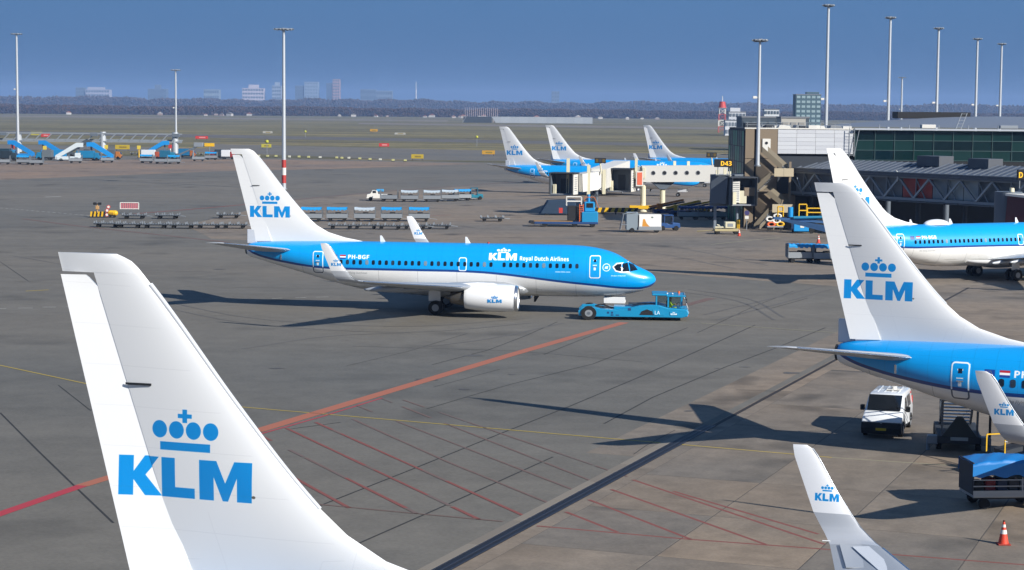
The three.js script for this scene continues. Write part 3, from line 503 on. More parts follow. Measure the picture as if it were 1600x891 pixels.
    part(t, 'engine_pylon', G_('pyl' + K + s, () => prism([[-ea - 1.0, ey + .9], [-ea - 1.9, ey + 1.12], [-ea - 3.1, ey + 1.16], [-ea - 5.6, ey + .95], [-ea - 6.2, ey + .68], [-ea - 4.0, ey + .5]], .34, .06, ez)), mWhite);
    if (s > 0 || true) { part(eng, 'engine_mark', G_('emark' + K + s, () => { const rows = [], uvs = []; for (let i = 0; i <= 6; i++) { const r = [], u = []; for (let j = 0; j <= 8; j++) { const x = .95 + i / 6 * 1.4, ph = -.38 + j / 8 * .8, R = 1.108; r.push([-ea - x, ey + R * .95 * Math.sin(ph), ez + s * R * 1.02 * Math.cos(ph)]); u.push([s > 0 ? 1 - i / 6 : i / 6, j / 8]); } rows.push(r); uvs.push(u); } const g = gridGeo(rows, uvs); return s < 0 ? g : flipGeo(g); }), engMark()); }
    // main gear
    for (const d of [-.42, .42]) { const w = part(t, 'main_wheel', G_('mw' + K + s + d, () => disc(.55, .38, -(16.6 + wg), .55, s * 2.86 + d)), mTyre); part(w, 'wheel_hub', G_('mh' + K + s + d, () => disc(.27, .4, -(16.6 + wg), .55, s * 2.86 + d)), mStrut); }
    part(t, 'main_gear_strut', G_('ms' + K + s, () => J([bar([-(16.6 + wg), .55, s * 2.86], [-(16.7 + wg), 2.2, s * 2.9], .12), bar([-(16.6 + wg), 1.1, s * 2.86], [-(16.6 + wg), 1.9, s * 1.7], .07), bar([-(16.6 + wg), .55, s * 2.35], [-(16.6 + wg), .55, s * 3.4], .08)])), mStrut);
    part(t, 'main_gear_door', G_('mgd' + K + s, () => box(.9, 1.0, .05, -(16.7 + wg), 1.55, s * 3.2)), mWhite);
  }
  part(t, 'wing_fairing', G_('wfair' + K, () => { const rows = [], uvs = []; const A0 = 10 + wg, A1 = 21 + wg; for (let i = 0; i <= 24; i++) { const q = i / 24, a = A0 + (A1 - A0) * q, e = Math.sin(Math.PI * q) ** .55; const r = [], u = []; for (let j = 0; j <= 20; j++) { const p = Math.PI * (j / 20); r.push([-a, 1.95 - (.35 + .5 * e) * Math.sin(p) ** .8, (1.5 + .62 * e) * Math.cos(p)]); u.push([0, 0]); } rows.push(r); uvs.push(u); } return gridGeo(rows, uvs); }), mWhite);
  // nose gear
  for (const d of [-.22, .22]) { const w = part(t, 'nose_wheel', G_('nw' + d, () => disc(.34, .2, -4.0, .34, d)), mTyre); part(w, 'wheel_hub', G_('nh' + d, () => disc(.17, .22, -4.0, .34, d)), mStrut); }
  part(t, 'nose_gear_strut', G_('ns', () => J([bar([-4, .34, 0], [-3.85, 1.6, 0], .09), bar([-4, .34, -.3], [-4, .34, .3], .05), bar([-3.9, 1.0, 0], [-3.1, 1.55, 0], .05)])), mStrut);
  for (const s of [1, -1]) part(t, 'nose_gear_door', G_('ngd' + s, () => rbox(1.65, .5, .05, -3.15, 1.12, s * .42, .02)), mWhite);
  // aerials
  const aerials = blades.map(b => [b, 1]).concat([[9.2, -1]]);
  for (const [a, u] of aerials) part(t, 'blade_aerial', G_('bl' + K + a + u, () => prism([[0, 0], [.42, 0], [.12, .5], [-.02, .5]].map(p => [p[0] - a - .2, u > 0 ? B.top(a) - .03 + p[1] : B.bot(a) + .03 - p[1]]), .06, .01)), u > 0 ? mWhite : mDark);
  if (dome) part(t, 'satellite_dome', G_('dome' + K, () => new THREE.SphereGeometry(1, 24, 12, 0, 6.2832, 0, Math.PI / 2).scale(1.45, .52, .7).translate(-26.6, 5.24, 0)), mWhite);
  part(t, 'beacon_light', G_('bea' + K, () => sph(.1, -(13 + wg), 5.33, 0)), M('#a03026', .3));
  return t;
}
let _em; function engMark() { if (_em) return _em; const tx = canvasTex(256, 160, (ctx, W, H) => { ctx.fillStyle = '#000000'; ctx.fillRect(0, 0, W, H); klm(ctx, 30, 84, 196, 50, '#ffffff'); crown(ctx, 82, 30, 92, 46, '#ffffff'); }); tx.colorSpace = THREE.NoColorSpace; return _em = new THREE.MeshStandardMaterial({ color: new THREE.Color(LOGO), alphaMap: tx, transparent: true, roughness: .4, side: THREE.DoubleSide }); }

aircraft('airliner being pushed along by the blue tug in the middle of the apron', [11.06, -151.72], -.1139, { reg: 'PH-BGF', rudder: .05 });
aircraft('airliner on the right with the white van parked under its tail', [44.6, -78.84], -.4156, { reg: 'PH-', rudder: .24 });
aircraft('nearest airliner, its huge white fin filling the lower left corner', [27.48, -32.84], -.2904, { plus: true, reg: 'PH-', rudder: .31, droop: .02, fairing: false });
aircraft('airliner with a white dome on its roof, parked before the truss walkway', [63.64, -197.45], .4563, { plus: true, reg: 'PH-BGB', dome: true, blades: [17, 24.9, 29.5] });
aircraft('nearest of the three far airliners, its nose under the white jet bridge', [34.04, -362.07], -.3625, { plus: true });
aircraft('middle one of the three far airliners with its rudder turned', [43.37, -408.16], -.3739, { plus: true, rudder: .25 });
aircraft('farthest airliner, only its tail rising above the white jet bridge', [63.61, -428.03], -.5031, { plus: true, rudder: .25 });

// ---------- the pier on the right ----------
const C = { tan: M('#7d6f5d', .8), tanL: M('#b3a68c', .75), clad: M('#d3d5d8', .38, .25), slate: M('#59626c', .6), slateD: M('#2a3038', .7), dark: M('#15181c', .8), steel: M('#7b858f', .5, .3), roof: M('#7d848f', .5, .3), rib: M('#5a626e', .5, .3), glass: M('#0b2324', .12), glassG: M('#0b2b28', .14), glassE: M('#177a5a', .5), glassF: M('#12433c', .5), cream: M('#cfc9ae', .6), white: M('#d6d4cd', .5), grey: M('#7f848a', .6), blk: M('#14161a', .7), yellow: M('#d6a814', .5), orange: M('#d5602a', .55), red: M('#b3332c', .55), klm: M('#0b86c6', .45), teal: M('#0f6f93', .5), navy: M('#123a6b', .6), rubber: M('#18191a', .9), galv: M('#9aa0a5', .45, .5), pole: M('#c3c8cc', .4, .45) };
const pier = thing('terminal_pier', 'long terminal pier with dark glass front, white cladding and green glass end', 'building', [31.3, 0, -268]);
{
  const put = (n, g, m, p = pier) => part(p, n, g, m);
  // masses behind the skins (set back so that no faces coincide)
  put('core', J([box(13.9, 12.9, 19, 7.25, 6.6, -10), box(75, 4.6, 19, 52, 10.8, -10.2), box(75, 8, 8, 52, 4.1, -15)]), C.dark);
  // front: tan wall and its slabs
  for (const [x0, x1, y0, y1] of [[0, 1.22, 0, 9.3], [0, 1.22, 9.36, 13.3], [1.5, 4.35, 9.4, 13.3], [1.5, 4.35, 4.7, 9.34], [1.5, 6.9, 0, 4.64]]) put('wall_panel', rbox(x1 - x0, y1 - y0, .3, (x0 + x1) / 2, (y0 + y1) / 2, -.15, .02), C.tan);
  put('wall_recess', box(.3, 13.2, .2, 1.36, 6.6, -.35), C.dark);
  put('wall_recess', box(9, 5, .2, 9, 7.2, -.4), C.slateD);
  // white metal cladding: courses of panels
  for (let r = 0; r < 6; r++) for (let c = 0; c < 4; c++) put('cladding_panel', rbox(2.52, .535, .12, 5.66 + c * 2.545, 10.3 + r * .55, -.1, .02), (r + c) % 3 ? C.clad : M('#cbcdd1', .4, .25));
  put('parapet', box(14.8, .16, .5, 7.3, 13.42, -.2), C.white);
  // end face, looking left: green glass in frames
  for (let r = 0; r < 6; r++) for (let c = 0; c < 7; c++) put('glass_pane', box(.06, 2.06, 2.6, -.1, 1.25 + r * 2.15, -1.7 - c * 2.72), (r * 3 + c * 5) % 4 < 2 ? C.glassF : C.glassE);
  put('end_frame', J([0, 1, 2, 3, 4, 5, 6].map(r => box(.14, .09, 19.2, -.1, .17 + r * 2.15, -9.8)).concat([0, 1, 2, 3, 4, 5, 6, 7].map(c => box(.14, 13, .1, -.1, 6.6, -.33 - c * 2.72)))), C.slateD);
  // glass front: panes between mullions
  for (let r = 0; r < 3; r++) for (let c = 0; c < 17; c++) put('glass_pane', box(2.56, 1.26, .05, 16.2 + c * 2.64, 9.95 + r * 1.33, -.2), [C.glass, C.glassG, M('#0b2028', .1), M('#0f2c2a', .12), M('#091a1c', .08), M('#14302e', .14)][(c * 7 + r * 5 + ((c * c) % 5)) % 6]);
  put('mullion', J([0, 1, 2, 3].map(r => box(45.2, .08, .16, 37.4, 9.28 + r * 1.33, -.16)).concat(Array.from({ length: 18 }, (_, c) => box(.07, 4, .14, 14.88 + c * 2.64, 11.28, -.13)))), M('#4d6463', .4, .5));
  put('eave', box(45.6, .22, .9, 37.5, 13.45, .1), M('#b9bfc6', .4, .3));
  put('spandrel', box(45.6, 2.6, .3, 37.5, 7.9, -.3), C.dark);
  // lattice mast at the seam
  put('lattice_ladder', J([bar([13.95, 9.7, .5], [13.95, 13.6, .5], .05), bar([14.6, 9.7, .5], [14.6, 13.6, .5], .05), ...Array.from({ length: 9 }, (_, i) => bar([13.95, 9.9 + i * .42, .5], [14.6, 9.9 + i * .42, .5], .03)), bar([14.6, 9.7, .5], [15.3, 13.6, .5], .05), bar([13.95, 9.9, .5], [13.95, 9.9, -.1], .04), bar([14.6, 13.4, .5], [14.6, 13.4, -.1], .04)]), C.galv);
  // roofs
  put('flat_roof', box(14.4, .3, 19.6, 7.2, 13.25, -10.2), C.slateD);
  for (let i = 0; i < 5; i++) put('roof_light', prism([[-.9, 0], [.9, 0], [.6, .35], [-.7, .5]], 3.2, .03, 0).translate(3.4 + i * 2.35, 13.42, -5), i % 2 ? C.white : C.grey);
  put('roof_plant', rbox(2.2, .7, 2, 1.6, 13.75, -6), C.slateD); put('roof_plant', rbox(1.4, .5, 1.5, 4.2, 13.7, -9), C.slateD);
  const rows = [], uvs = [];
  for (let i = 0; i <= 30; i++) { const t = i / 30, x = 12 + t * 52, r = [], u = []; for (let j = 0; j <= 8; j++) { const q = j / 8, front = -1 - 13 * Math.pow(1 - Math.min(1, t * 1.55), 1.3), z = front * (1 - q) - 19 * q; r.push([x, 13.62 + (1.55 * Math.sin(Math.min(1, t * 1.9) * Math.PI / 2)) * Math.pow(q, .6) + .1 * Math.sin(t * 3), z]); u.push([x, z]); } rows.push(r); uvs.push(u); }
  put('curved_roof', gridGeo(rows, uvs), C.roof);
  put('roof_plant', rbox(10.6, .95, 4, 29.6, 15.35, -22, .05), C.blk); put('roof_plant', rbox(4.6, .95, 4, 46.4, 15.3, -22, .05), C.blk); put('roof_plant', rbox(1.9, .5, 1.4, 25.4, 13.85, -4, .05), C.white); put('roof_plant', rbox(2.4, .45, 1.4, 36, 13.85, -2.6, .05), C.galv);
  put('roof_ladder', J([bar([28.4, 13.5, -.4], [29.3, 15.7, -.8], .05), bar([29.1, 13.5, -.4], [30, 15.7, -.8], .05), ...[0, 1, 2, 3, 4].map(i => bar([28.5 + i * .18, 13.8 + i * .45, -.45 - i * .08], [29.2 + i * .18, 13.8 + i * .45, -.45 - i * .08], .03))]), C.galv);
  put('roof_rail', J([box(14.2, .05, .05, 7.2, 14.2, -.6), box(14.2, .05, .05, 7.2, 13.9, -.6), ...Array.from({ length: 8 }, (_, i) => box(.05, .8, .05, .3 + i * 1.98, 13.85, -.6))]), C.galv);
  for (let i = 0; i < 9; i++) put('roof_vent', rbox(.6 + (i % 3) * .3, .35 + (i % 2) * .25, .8, 2 + i * 1.5, 13.6, -2.2 - (i % 4), .05), [C.galv, C.slateD, C.white][i % 3]);
  for (let i = 0; i < 10; i++) put('roof_post', cyl(.07, .07, .5, 18 + i * 4, 13.8, .1, 6), C.galv);
  for (const x of [12, 20, 28, 36, 44, 52]) put('column', cyl(.4, .4, 9.2, x, 4.6, -3, 10), C.slate);
  const d = put('door', rbox(1.1, 1.75, .1, 2.85, 11.15, .08, .02), C.white); put('door_window', cyl(.2, .2, .06, 0, 0, 0, 14).rotateX(Math.PI / 2).translate(2.85, 11.45, .14), C.blk, d);
}
// escape stair zigzagging down the tan wall
const stair = thing('escape_stair', 'tan zigzag escape stair on the tan end wall of the pier', 'staircase', [34, 0, -265.8]);
{
  const X = x => x - 34, put = (n, g, m) => part(stair, n, g, m);
  const flight = (x0, y0, x1, y1, z) => {
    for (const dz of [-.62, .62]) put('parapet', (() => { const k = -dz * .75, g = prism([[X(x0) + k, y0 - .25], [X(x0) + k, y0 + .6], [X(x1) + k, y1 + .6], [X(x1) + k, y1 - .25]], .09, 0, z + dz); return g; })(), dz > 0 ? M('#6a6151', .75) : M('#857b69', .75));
    const n = 13; for (let i = 0; i < n; i++) { const t = (i + .5) / n; put('step', box(Math.abs(x1 - x0) / n + .02, .06, 1.12, X(x0 + (x1 - x0) * t), y0 + (y1 - y0) * t, z), C.galv); }
  };
  const landing = (x0, x1, y, z, w) => { put('landing', box(x1 - x0, .14, w, X((x0 + x1) / 2), y, z), C.tan); for (const k of [0, 1]) put('parapet_panel', rbox((x1 - x0) / 2 - .03, 1.1, .08, X(x0 + (x1 - x0) * (k + .5) / 2), y + .5, z + w / 2, .01), C.tanL); put('parapet_panel', rbox(.08, 1.1, w - .1, X(x1), y + .5, z, .01), C.tanL); };
  const xa = 33.77, xb = 36.48, xc = 34.73, xd = 37.29, xe = 32.22;
  flight(xa, 10.41, xb, 8.04, -.5);
  landing(xc, xd, 7.13, .5, 2.9);
  flight(xc, 7.12, xe, 4.61, 1.05);
  put('landing', box(1.6, .14, 2.9, X(xe - .6), 4.53, .5), C.tan); put('parapet_panel', rbox(.08, 1.1, 2.7, X(xe - 1.4), 4.53 + .5, .5, .01), C.tan); put('parapet_panel', rbox(1.6, 1.1, .08, X(xe - .6), 4.53 + .5, 1.93, .01), C.tan);
  flight(34.14, 5.19, 36.67, 3.15, -.5);
  put('landing', box(2.2, .14, 2.9, X(33.3), 5.12, -.2), C.tan);
  landing(34.56, 37.3, 2.34, .5, 2.9);
  flight(34.58, 2.32, 32.66, .1, 1.05);
  put('post', J([bar([X(34.8), 0, 1.6], [X(36), 4, 1.6], .12), box(.3, 9, .3, X(37.2), 4.5, -.6)]), C.tan);
  put('bracket', J([bar([X(38), 6.9, .4], [X(38.9), 4.6, .4], .1)]), C.steel);
}
// roofed walkway on trusses, running from the pier towards the right
{
  const A = [37.4, -268.6], L = 47, ang = Math.atan2(-33, 21.9);
  const w = thing('truss_walkway', 'grey roofed walkway on V trusses leading right from the pier', 'walkway', [A[0], 0, A[1]], ang);
  const put = (n, g, m) => part(w, n, g, m);
  const y0 = 4.85, y1 = 7.6, W = 4.6;                // local x along, local -z is towards the camera side or not, see below
  const f = -1;                                      // the seen side lies at local z = 0, the body behind it
  put('bottom_chord', J([box(L, .35, .3, L / 2, y0, 0), box(L, .35, .3, L / 2, y0, f * W)]), C.steel);
  put('top_chord', J([box(L, .28, .3, L / 2, y1, 0), box(L, .28, .3, L / 2, y1, f * W)]), C.steel);
  put('floor', box(L, .5, W - .5, L / 2, y0 - .2, f * W / 2), C.slateD);
  const n = 9, b = L / n;
  for (let i = 0; i < n; i++) {
    put('diagonal', beam([i * b, y1 - .1, .02], [i * b + b / 2, y0 + .15, .02], .24, .24), C.steel); put('diagonal', beam([i * b + b / 2, y0 + .15, .03], [i * b + b, y1 - .1, .03], .24, .24), M('#9aa3aa', .5, .2));
    put('inner_bracing', beam([i * b + b / 2, y1 - .1, f * .3], [i * b + b * .82, y0 + .15, f * .3], .12, .12), C.steel); put('upright', box(.12, y1 - y0, .12, i * b + b / 2, (y0 + y1) / 2, f * .35), C.steel);
    put('roof_bracket', prism([[0, 0], [.8, .12], [.8, .5]], .3, .02, 0).translate(i * b - .4, y1 + .12, .12), C.white);
    for (const k of [0, 1]) { const m = i < 4 ? M('#686c71', .6) : [M('#8e999c', .3), M('#4a545b', .3), M('#77838b', .3)][(i + k) % 3]; put('wall_panel', box(b / 2 - .12, y1 - y0 - .35, .08, i * b + b / 4 + k * b / 2, (y0 + y1) / 2, f * .62), i === 4 ? M('#a63a2c', .5) : m); }
    put('soffit_panel', box(b - .25, .1, .9, i * b + b / 2, y0 - .3, f * .1), M('#5b636b', .6));
  }
  put('back_wall', box(L - .2, y1 - y0, .1, L / 2, (y0 + y1) / 2, f * (W - .2)), C.slateD);
  const nr = 40, rb = L / nr;
  for (let i = 0; i < nr; i++) { const m = put('roof_panel', J([box(rb - .05, .09, 5.6, 0, 0, 0), box(.06, .2, 5.6, rb / 2 - .05, .05, 0)]), C.rib); m.position.set(i * rb + rb / 2, y1 + .95, f * W / 2 + .1); m.rotation.x = .26; }
  put('gutter', box(L, .5, .2, L / 2, y1 + .3, .4), M('#474f5b', .5, .2)); put('fascia_edge', box(L, .08, .26, L / 2, y1 + .6, .42), C.galv);
  for (const x of [2, 14, 22, 30, 40]) put('column', cyl(.32, .32, y0 - .4, x, (y0 - .4) / 2, f * W / 2, 12), C.slateD);
  put('duct', rbox(3.9, 1.3, 2.6, 22.5, 9.6, f * 4.6, .06), M('#4a4e55', .6)); put('duct', rbox(3.4, 1.25, 2.6, 31, 9.5, f * 4.6, .06), M('#4a4e55', .6));
  put('hook_pipe', new THREE.TubeGeometry(new THREE.CatmullRomCurve3([V(20.9, y1 - .6, .4), V(20.9, y1 + .55, .4), V(20.7, y1 + .75, .4), V(20.4, y1 + .6, .4)]), 16, .07, 7), C.white);
}
// dark undercroft wall beyond the walkway
part(pier, 'undercroft_wall', box(60, 7.5, .5, 38, 3.8, -9), C.dark);

// ---------- passenger boarding bridges ----------
function cab(parent, x, y, z, turn, w, h, d, lit) {     // opening towards local +z
  const g = (n, q, m) => { const p = part(parent, n, q.rotateY(turn).translate(x, y, z), m); return p; };
  g('cab_roof', rbox(w + .5, .22, d + .4, 0, h, 0, .08), C.slateD); g('cab_floor', rbox(w, .2, d, 0, .05, 0, .05), C.grey);
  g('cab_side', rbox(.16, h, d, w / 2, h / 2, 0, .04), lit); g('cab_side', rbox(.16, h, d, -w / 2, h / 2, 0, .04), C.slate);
  g('cab_back', box(w - .2, h - .1, .12, 0, h / 2, -d / 2 + .3), C.slate); g('cab_door', box(1.1, h * .7, .06, -.2, h * .38, -d / 2 + .42), C.slateD); g('console', rbox(.5, h * .45, .4, -w / 2 + .5, h * .25, d / 2 - .5, .05), C.cream);
  for (let i = 0; i < 7; i++) g('louvre', box(.05, .12, d * .5, w / 2 + .1, h * .2 + i * h * .1, .1), C.grey);
  g('hood', J([-1, 1].map(s => prism([[0, 0], [.7, .1], [.6, h], [0, h]], .08, .02, 0).rotateY(-Math.PI / 2).translate(s * (w / 2 + .02), 0, d / 2))), C.slateD);
}
function tunnel(t, p, q, w, h, m, name = 'tunnel') { return part(t, name, beam(p, q, w, h), m); }
{
  const t = thing('jet_bridge', 'short white jet bridge whose open cab is leftmost on the far stands', 'jet bridge', [7.7, 0, -298]);
  cab(t, 0, 3.0, 0, -.3, 3.5, 3.2, 2.6, C.white);
  tunnel(t, [2.0, 4.75, -.8], [5.6, 5.1, -4], 2.4, 2.7, C.white); tunnel(t, [5.3, 5.3, -3.9], [10.5, 5.8, -34], 2.7, 3.0, C.white);
  for (const [x, z, y] of [[.6, -1, 8.4], [3.7, -.8, 7.4], [6.1, -2.6, 6.7]]) part(t, 'support_post', box(.5, y - 3, .5, x, (y + 3) / 2, z), C.cream);
  part(t, 'drive_column', J([cyl(.25, .3, 3.4, 5, 1.8, -3), box(2.4, .5, .8, 5, .7, -3)]), C.slate);
  for (const z of [-.5, .5]) part(t, 'bogie_wheel', disc(.45, .35, 5 + z * 2, .45, -3), C.rubber);
  part(t, 'service_stair', J([...Array.from({ length: 12 }, (_, i) => box(.3, .06, .9, 2 + i * .3, .4 + i * .24, 1.2)), beam([1.8, 1.2, .75], [5.6, 4.1, .75], .06, .06), beam([1.8, 1.2, 1.65], [5.6, 4.1, 1.65], .06, .06)]), C.slateD);
}
{
  const t = thing('jet_bridge', 'long white jet bridge with five round windows and an open cab', 'jet bridge', [16.8, 0, -308]);
  cab(t, 0, 3.15, 1, -.3, 3.7, 3.5, 2.8, C.white);
  const x0 = 20.01 - 16.8, x1 = 32.61 - 16.8;
  tunnel(t, [2.2, 5.5, 0], [x0 + .3, 5.8, .2], 2.5, 2.7, M('#a9abab', .55));
  const p = [x0, 5.9, .3], q = [x1 + 3, 6.15, 1.4], tn = tunnel(t, p, q, 2.7, 2.5, C.white);
  const d = V(q[0] - p[0], q[1] - p[1], q[2] - p[2]).normalize(), nz = V(-d.z, 0, d.x).normalize();
  for (let i = 0; i < 5; i++) { const c = V(...p).add(d.clone().multiplyScalar(1.75 + i * 1.72)).add(nz.clone().multiplyScalar(1.36)); const win = part(tn, 'porthole', cyl(.3, .3, .06, 0, 0, 0, 18).rotateX(Math.PI / 2).rotateY(Math.atan2(nz.x, nz.z)).translate(c.x, c.y + .15, c.z), C.blk); part(win, 'porthole_rim', new THREE.TorusGeometry(.3, .05, 8, 20).rotateY(Math.atan2(nz.x, nz.z)).translate(c.x, c.y + .15, c.z), C.grey); }
  for (const [x, y, z] of [[2.2, 8.3, 1.7], [3.4, 6.9, 1.6], [8.3, 7.9, .4], [10.4, 7.9, .8]]) part(t, 'support_post', box(.42, y - 5.2, .42, x, (y + 5.2) / 2, z - (x > 4 ? .8 : 0)), C.cream);
  part(t, 'poster', box(1.1, 2.3, .06, 2.75, 5.2, 2.0), C.white); part(t, 'poster_print', box(.75, 1.9, .03, 2.75, 5.2, 2.06), M('#d9694a', .6));
  for (const x of [3.4, 6.4]) part(t, 'drive_column', J([cyl(.4, .45, 4.2, x, 2.1, .8), cyl(.6, .7, .9, x, .5, .8)]), C.cream);
  part(t, 'column_head', J([prism([[-1.8, 0], [1.8, 0], [.5, -1.1], [-.5, -1.1]], 2, .05, 0).translate(6.4, 4.65, .4)]), C.slate);
  part(t, 'bogie', box(4.2, .5, 1.3, 3.4, .75, .9), C.yellow); for (const z of [-1.4, 1.4]) part(t, 'bogie_wheel', disc(.5, .4, 3.4 + z, .5, 1.2), C.rubber);
}
{
  const t = thing('jet_bridge', 'dark grey jet bridge with a lit louvre beside the zigzag stair', 'jet bridge', [29.25, 0, -266]);
  const px = 3097 / 266, X = u => (u - 1142) / px;
  part(t, 'rotunda', new THREE.CylinderGeometry(1.2, 1.2, 4.2, 20).translate(X(1124), 5.1, -.6), C.slate); tunnel(t, [X(1116), 5.3, -.4], [X(1140), 5.1, .6], 2.6, 3.6, C.slate); part(t, 'ridge_plate', box(2.2, .12, 1.4, X(1128), 7.2, .2), C.galv); tunnel(t, [X(1124), 5.8, -1.2], [X(1170), 5.9, -4], 2.4, 2.7, C.slate);
  cab(t, X(1157), 3.2, 1.4, .12, 3.3, 3.7, 2.4, C.slate);
  part(t, 'lit_louvre_panel', rbox(1.2, 2.9, .1, X(1146), 5.0, 2.2, .03), C.white); for (let i = 0; i < 9; i++) part(t, 'louvre', box(1.05, .07, .06, X(1146), 3.9 + i * .28, 2.27), C.grey);
  part(t, 'panel', rbox(1.0, 1.7, .08, X(1158), 4.3, 2.1, .03), C.cream);
  for (const [u, y] of [[1120, 7.7], [1132, 7.9], [1139, 7.5]]) part(t, 'support_post', box(.4, .9, .4, X(u), y - .3, .3), C.cream);
  part(t, 'leg', J([box(.35, 3.3, .35, X(1118), 1.65, 0), cyl(.2, .2, 3.2, X(1151), 1.6, 1)]), C.steel);
}
{
  const t = thing('jet_bridge', 'dark red jet bridge cut off by the right edge of the picture', 'jet bridge', [55.55, 0, -218], -.5);
  tunnel(t, [-.6, 5.2, 0], [14, 4.2, 3], 2.8, 3.0, M('#4e1f26', .55)); tunnel(t, [-.7, 6.85, 0], [14, 5.85, 3], 2.95, .25, C.white, 'tunnel_roof');
  part(t, 'rotunda', cyl(1.5, 1.5, 3.8, -1.2, 5.2, -.6, 24), C.slate); part(t, 'rotunda_leg', cyl(.5, .6, 3.4, -1.2, 1.7, -.6), C.slateD); part(t, 'lamp', cyl(.25, .3, .5, -.6, 7.3, .3), C.cream);
}
// gate signs
function gateSign(label, str, x, y, z, w, h, cols) {
  const t = thing('gate_sign', label, 'sign', [x, y, z]);
  part(t, 'housing', rbox(w, h, .5, 0, 0, 0, .05), C.blk); part(t, 'bracket', J([bar([-w * .3, -h / 2, 0], [-w * .3, -h / 2 - 1, 0], .06), bar([w * .3, -h / 2, 0], [w * .3, -h / 2 - 1, 0], .06)]), C.galv);
  const tx = canvasTex(256, 128, (c, W, H) => { c.fillStyle = '#111214'; c.fillRect(0, 0, W, H); c.fillStyle = '#f0b71c'; c.font = 'bold 110px sans-serif'; const m = c.measureText(str).width; c.save(); c.translate(cols[0] * W, H * .84); c.scale(cols[1] * W / m, 1); c.fillText(str, 0, 0); c.restore(); });
  part(t, 'sign_face', new THREE.PlaneGeometry(w * .94, h * .92).translate(0, 0, .256), new THREE.MeshStandardMaterial({ map: tx, roughness: .5, emissiveMap: tx, emissive: new THREE.Color(1, 1, 1), emissiveIntensity: .28 })); return t;
}
gateSign('black D43 gate sign with yellow lettering above the jet bridges', 'D43', 27.92, 8.82, -263, 2.55, 1.05, [.3, .64]);
gateSign('black gate sign with a yellow D at the right edge', 'D', 57.93, 8.81, -225, 1.5, 1.15, [.02, .4]);
for (const [label, x, y, z] of [['small dark display board on a post above the leftmost jet bridge cabs', 13.17, 8.07, -300], ['small dark display board left of the D43 sign', 32.98, 8.43, -330]]) { const t = thing('display_board', label, 'sign', [x, y, z]); part(t, 'housing', rbox(1.7, .8, .4, 0, 0, 0, .05), C.blk); for (const k of [-1, 0, 1]) part(t, 'display_window', box(.4, .5, .03, k * .5, 0, .22), k ? M('#5b4a1c', .5) : C.slateD); part(t, 'post', bar([0, -.4, 0], [.2, -2, 0], .12), C.cream); }
{ const t = thing('no_entry_sign', 'small round blue sign on a post at the foot of the pier', 'sign', [30.99, 0, -262]); part(t, 'post', cyl(.05, .05, 2.4, 0, 1.2, 0), C.galv); part(t, 'disc', cyl(.33, .33, .04, 0, 0, 0, 18).rotateX(Math.PI / 2).translate(0, 2.3, .06), M('#3a3566', .5)); part(t, 'plate', box(.5, .4, .03, 0, 1.7, .06), C.white); }

// ---------- light masts ----------
function mast(label, x, z, h, { y0 = 0, r = .32, head = 1.9, banded = false, cam = true } = {}) {
  const t = thing('light_mast', label, 'light mast', [x, y0, z], 0, 'apron light masts');
  const H = h - y0;
  if (banded) { const bh = [1.55, 1.4, 1.5]; let y = 0; const b0 = 1.2; part(t, 'pole_foot', cyl(r * 1.05, r * 1.05, b0, 0, b0 / 2, 0), C.pole); y = b0; for (let i = 0; i < 3; i++) { part(t, 'band', cyl(r * 1.06, r * 1.06, bh[i], 0, y + bh[i] / 2, 0), i % 2 ? C.white : M('#a8332c', .55)); y += bh[i]; } part(t, 'pole', cyl(r * .62, r, H - y, 0, y + (H - y) / 2, 0), C.pole); }
  else part(t, 'pole', cyl(r * .55, r, H, 0, H / 2, 0), C.pole);
  const hd = part(t, 'lamp_carriage', J([new THREE.TorusGeometry(head * .62, .12, 6, 20).rotateX(Math.PI / 2).translate(0, H, 0), cyl(head * .35, head * .5, .35, 0, H + .1, 0), bar([-head, H + .15, 0], [head, H + .15, 0], .1), bar([0, H + .15, -head], [0, H + .15, head], .1)]), C.grey);
  for (let i = 0; i < 10; i++) { const a = i / 10 * 6.283; part(hd, 'floodlight', rbox(.5, .22, .4, 0, 0, 0, .05).rotateZ(.35).rotateY(-a).translate(Math.cos(a) * head, H + .02, Math.sin(a) * head), i % 2 ? C.galv : C.slate); }
  if (cam) part(t, 'camera_housing', J([rbox(.5, .35, .35, -r - .3, H * .55, 0), bar([-r - .2, H * .55, 0], [0, H * .55, 0], .05)]), C.white);
  part(t, 'base_plate', cyl(r * 1.6, r * 1.6, .2, 0, .1, 0), C.galv);
  return t;
}
mast('leftmost tall white light mast behind the long truss gantry', -152.05, -609.56, 37.2, { head: 1.6, r: .5 });
mast('thin white light mast at the right end of the long truss gantry', -112.26, -661.16, 27.6, { head: 1.5, r: .42 });
mast('white light mast with red and white banded foot behind the middle airliner fin', -43.86, -379.73, 30.4, { banded: true, head: 1.75, r: .4, cam: false });
mast('light mast standing on a bracket at the tan end of the pier', 32.59, -264.5, 25, { y0: 8.4, head: .85, r: .27 });
mast('tallest white light mast, rising behind the white clad pier wall', 49.03, -312, 32.2, { head: .75, r: .36 });
mast('second tall light mast from the left behind the glass pier', 65.91, -350, 32.2, { head: .75, r: .36 });
mast('short distant light mast between two tall ones behind the pier', 175.43, -900, 31.5, { head: 1.6, r: .6 });
mast('third tall light mast from the left behind the glass pier', 83.34, -392, 32.2, { head: .8, r: .38 });
mast('light mast second from the right edge behind the pier', 102.18, -440, 32, { head: .85, r: .4 });
mast('light mast nearest the right edge of the picture', 114.88, -470, 32, { head: .85, r: .4 });

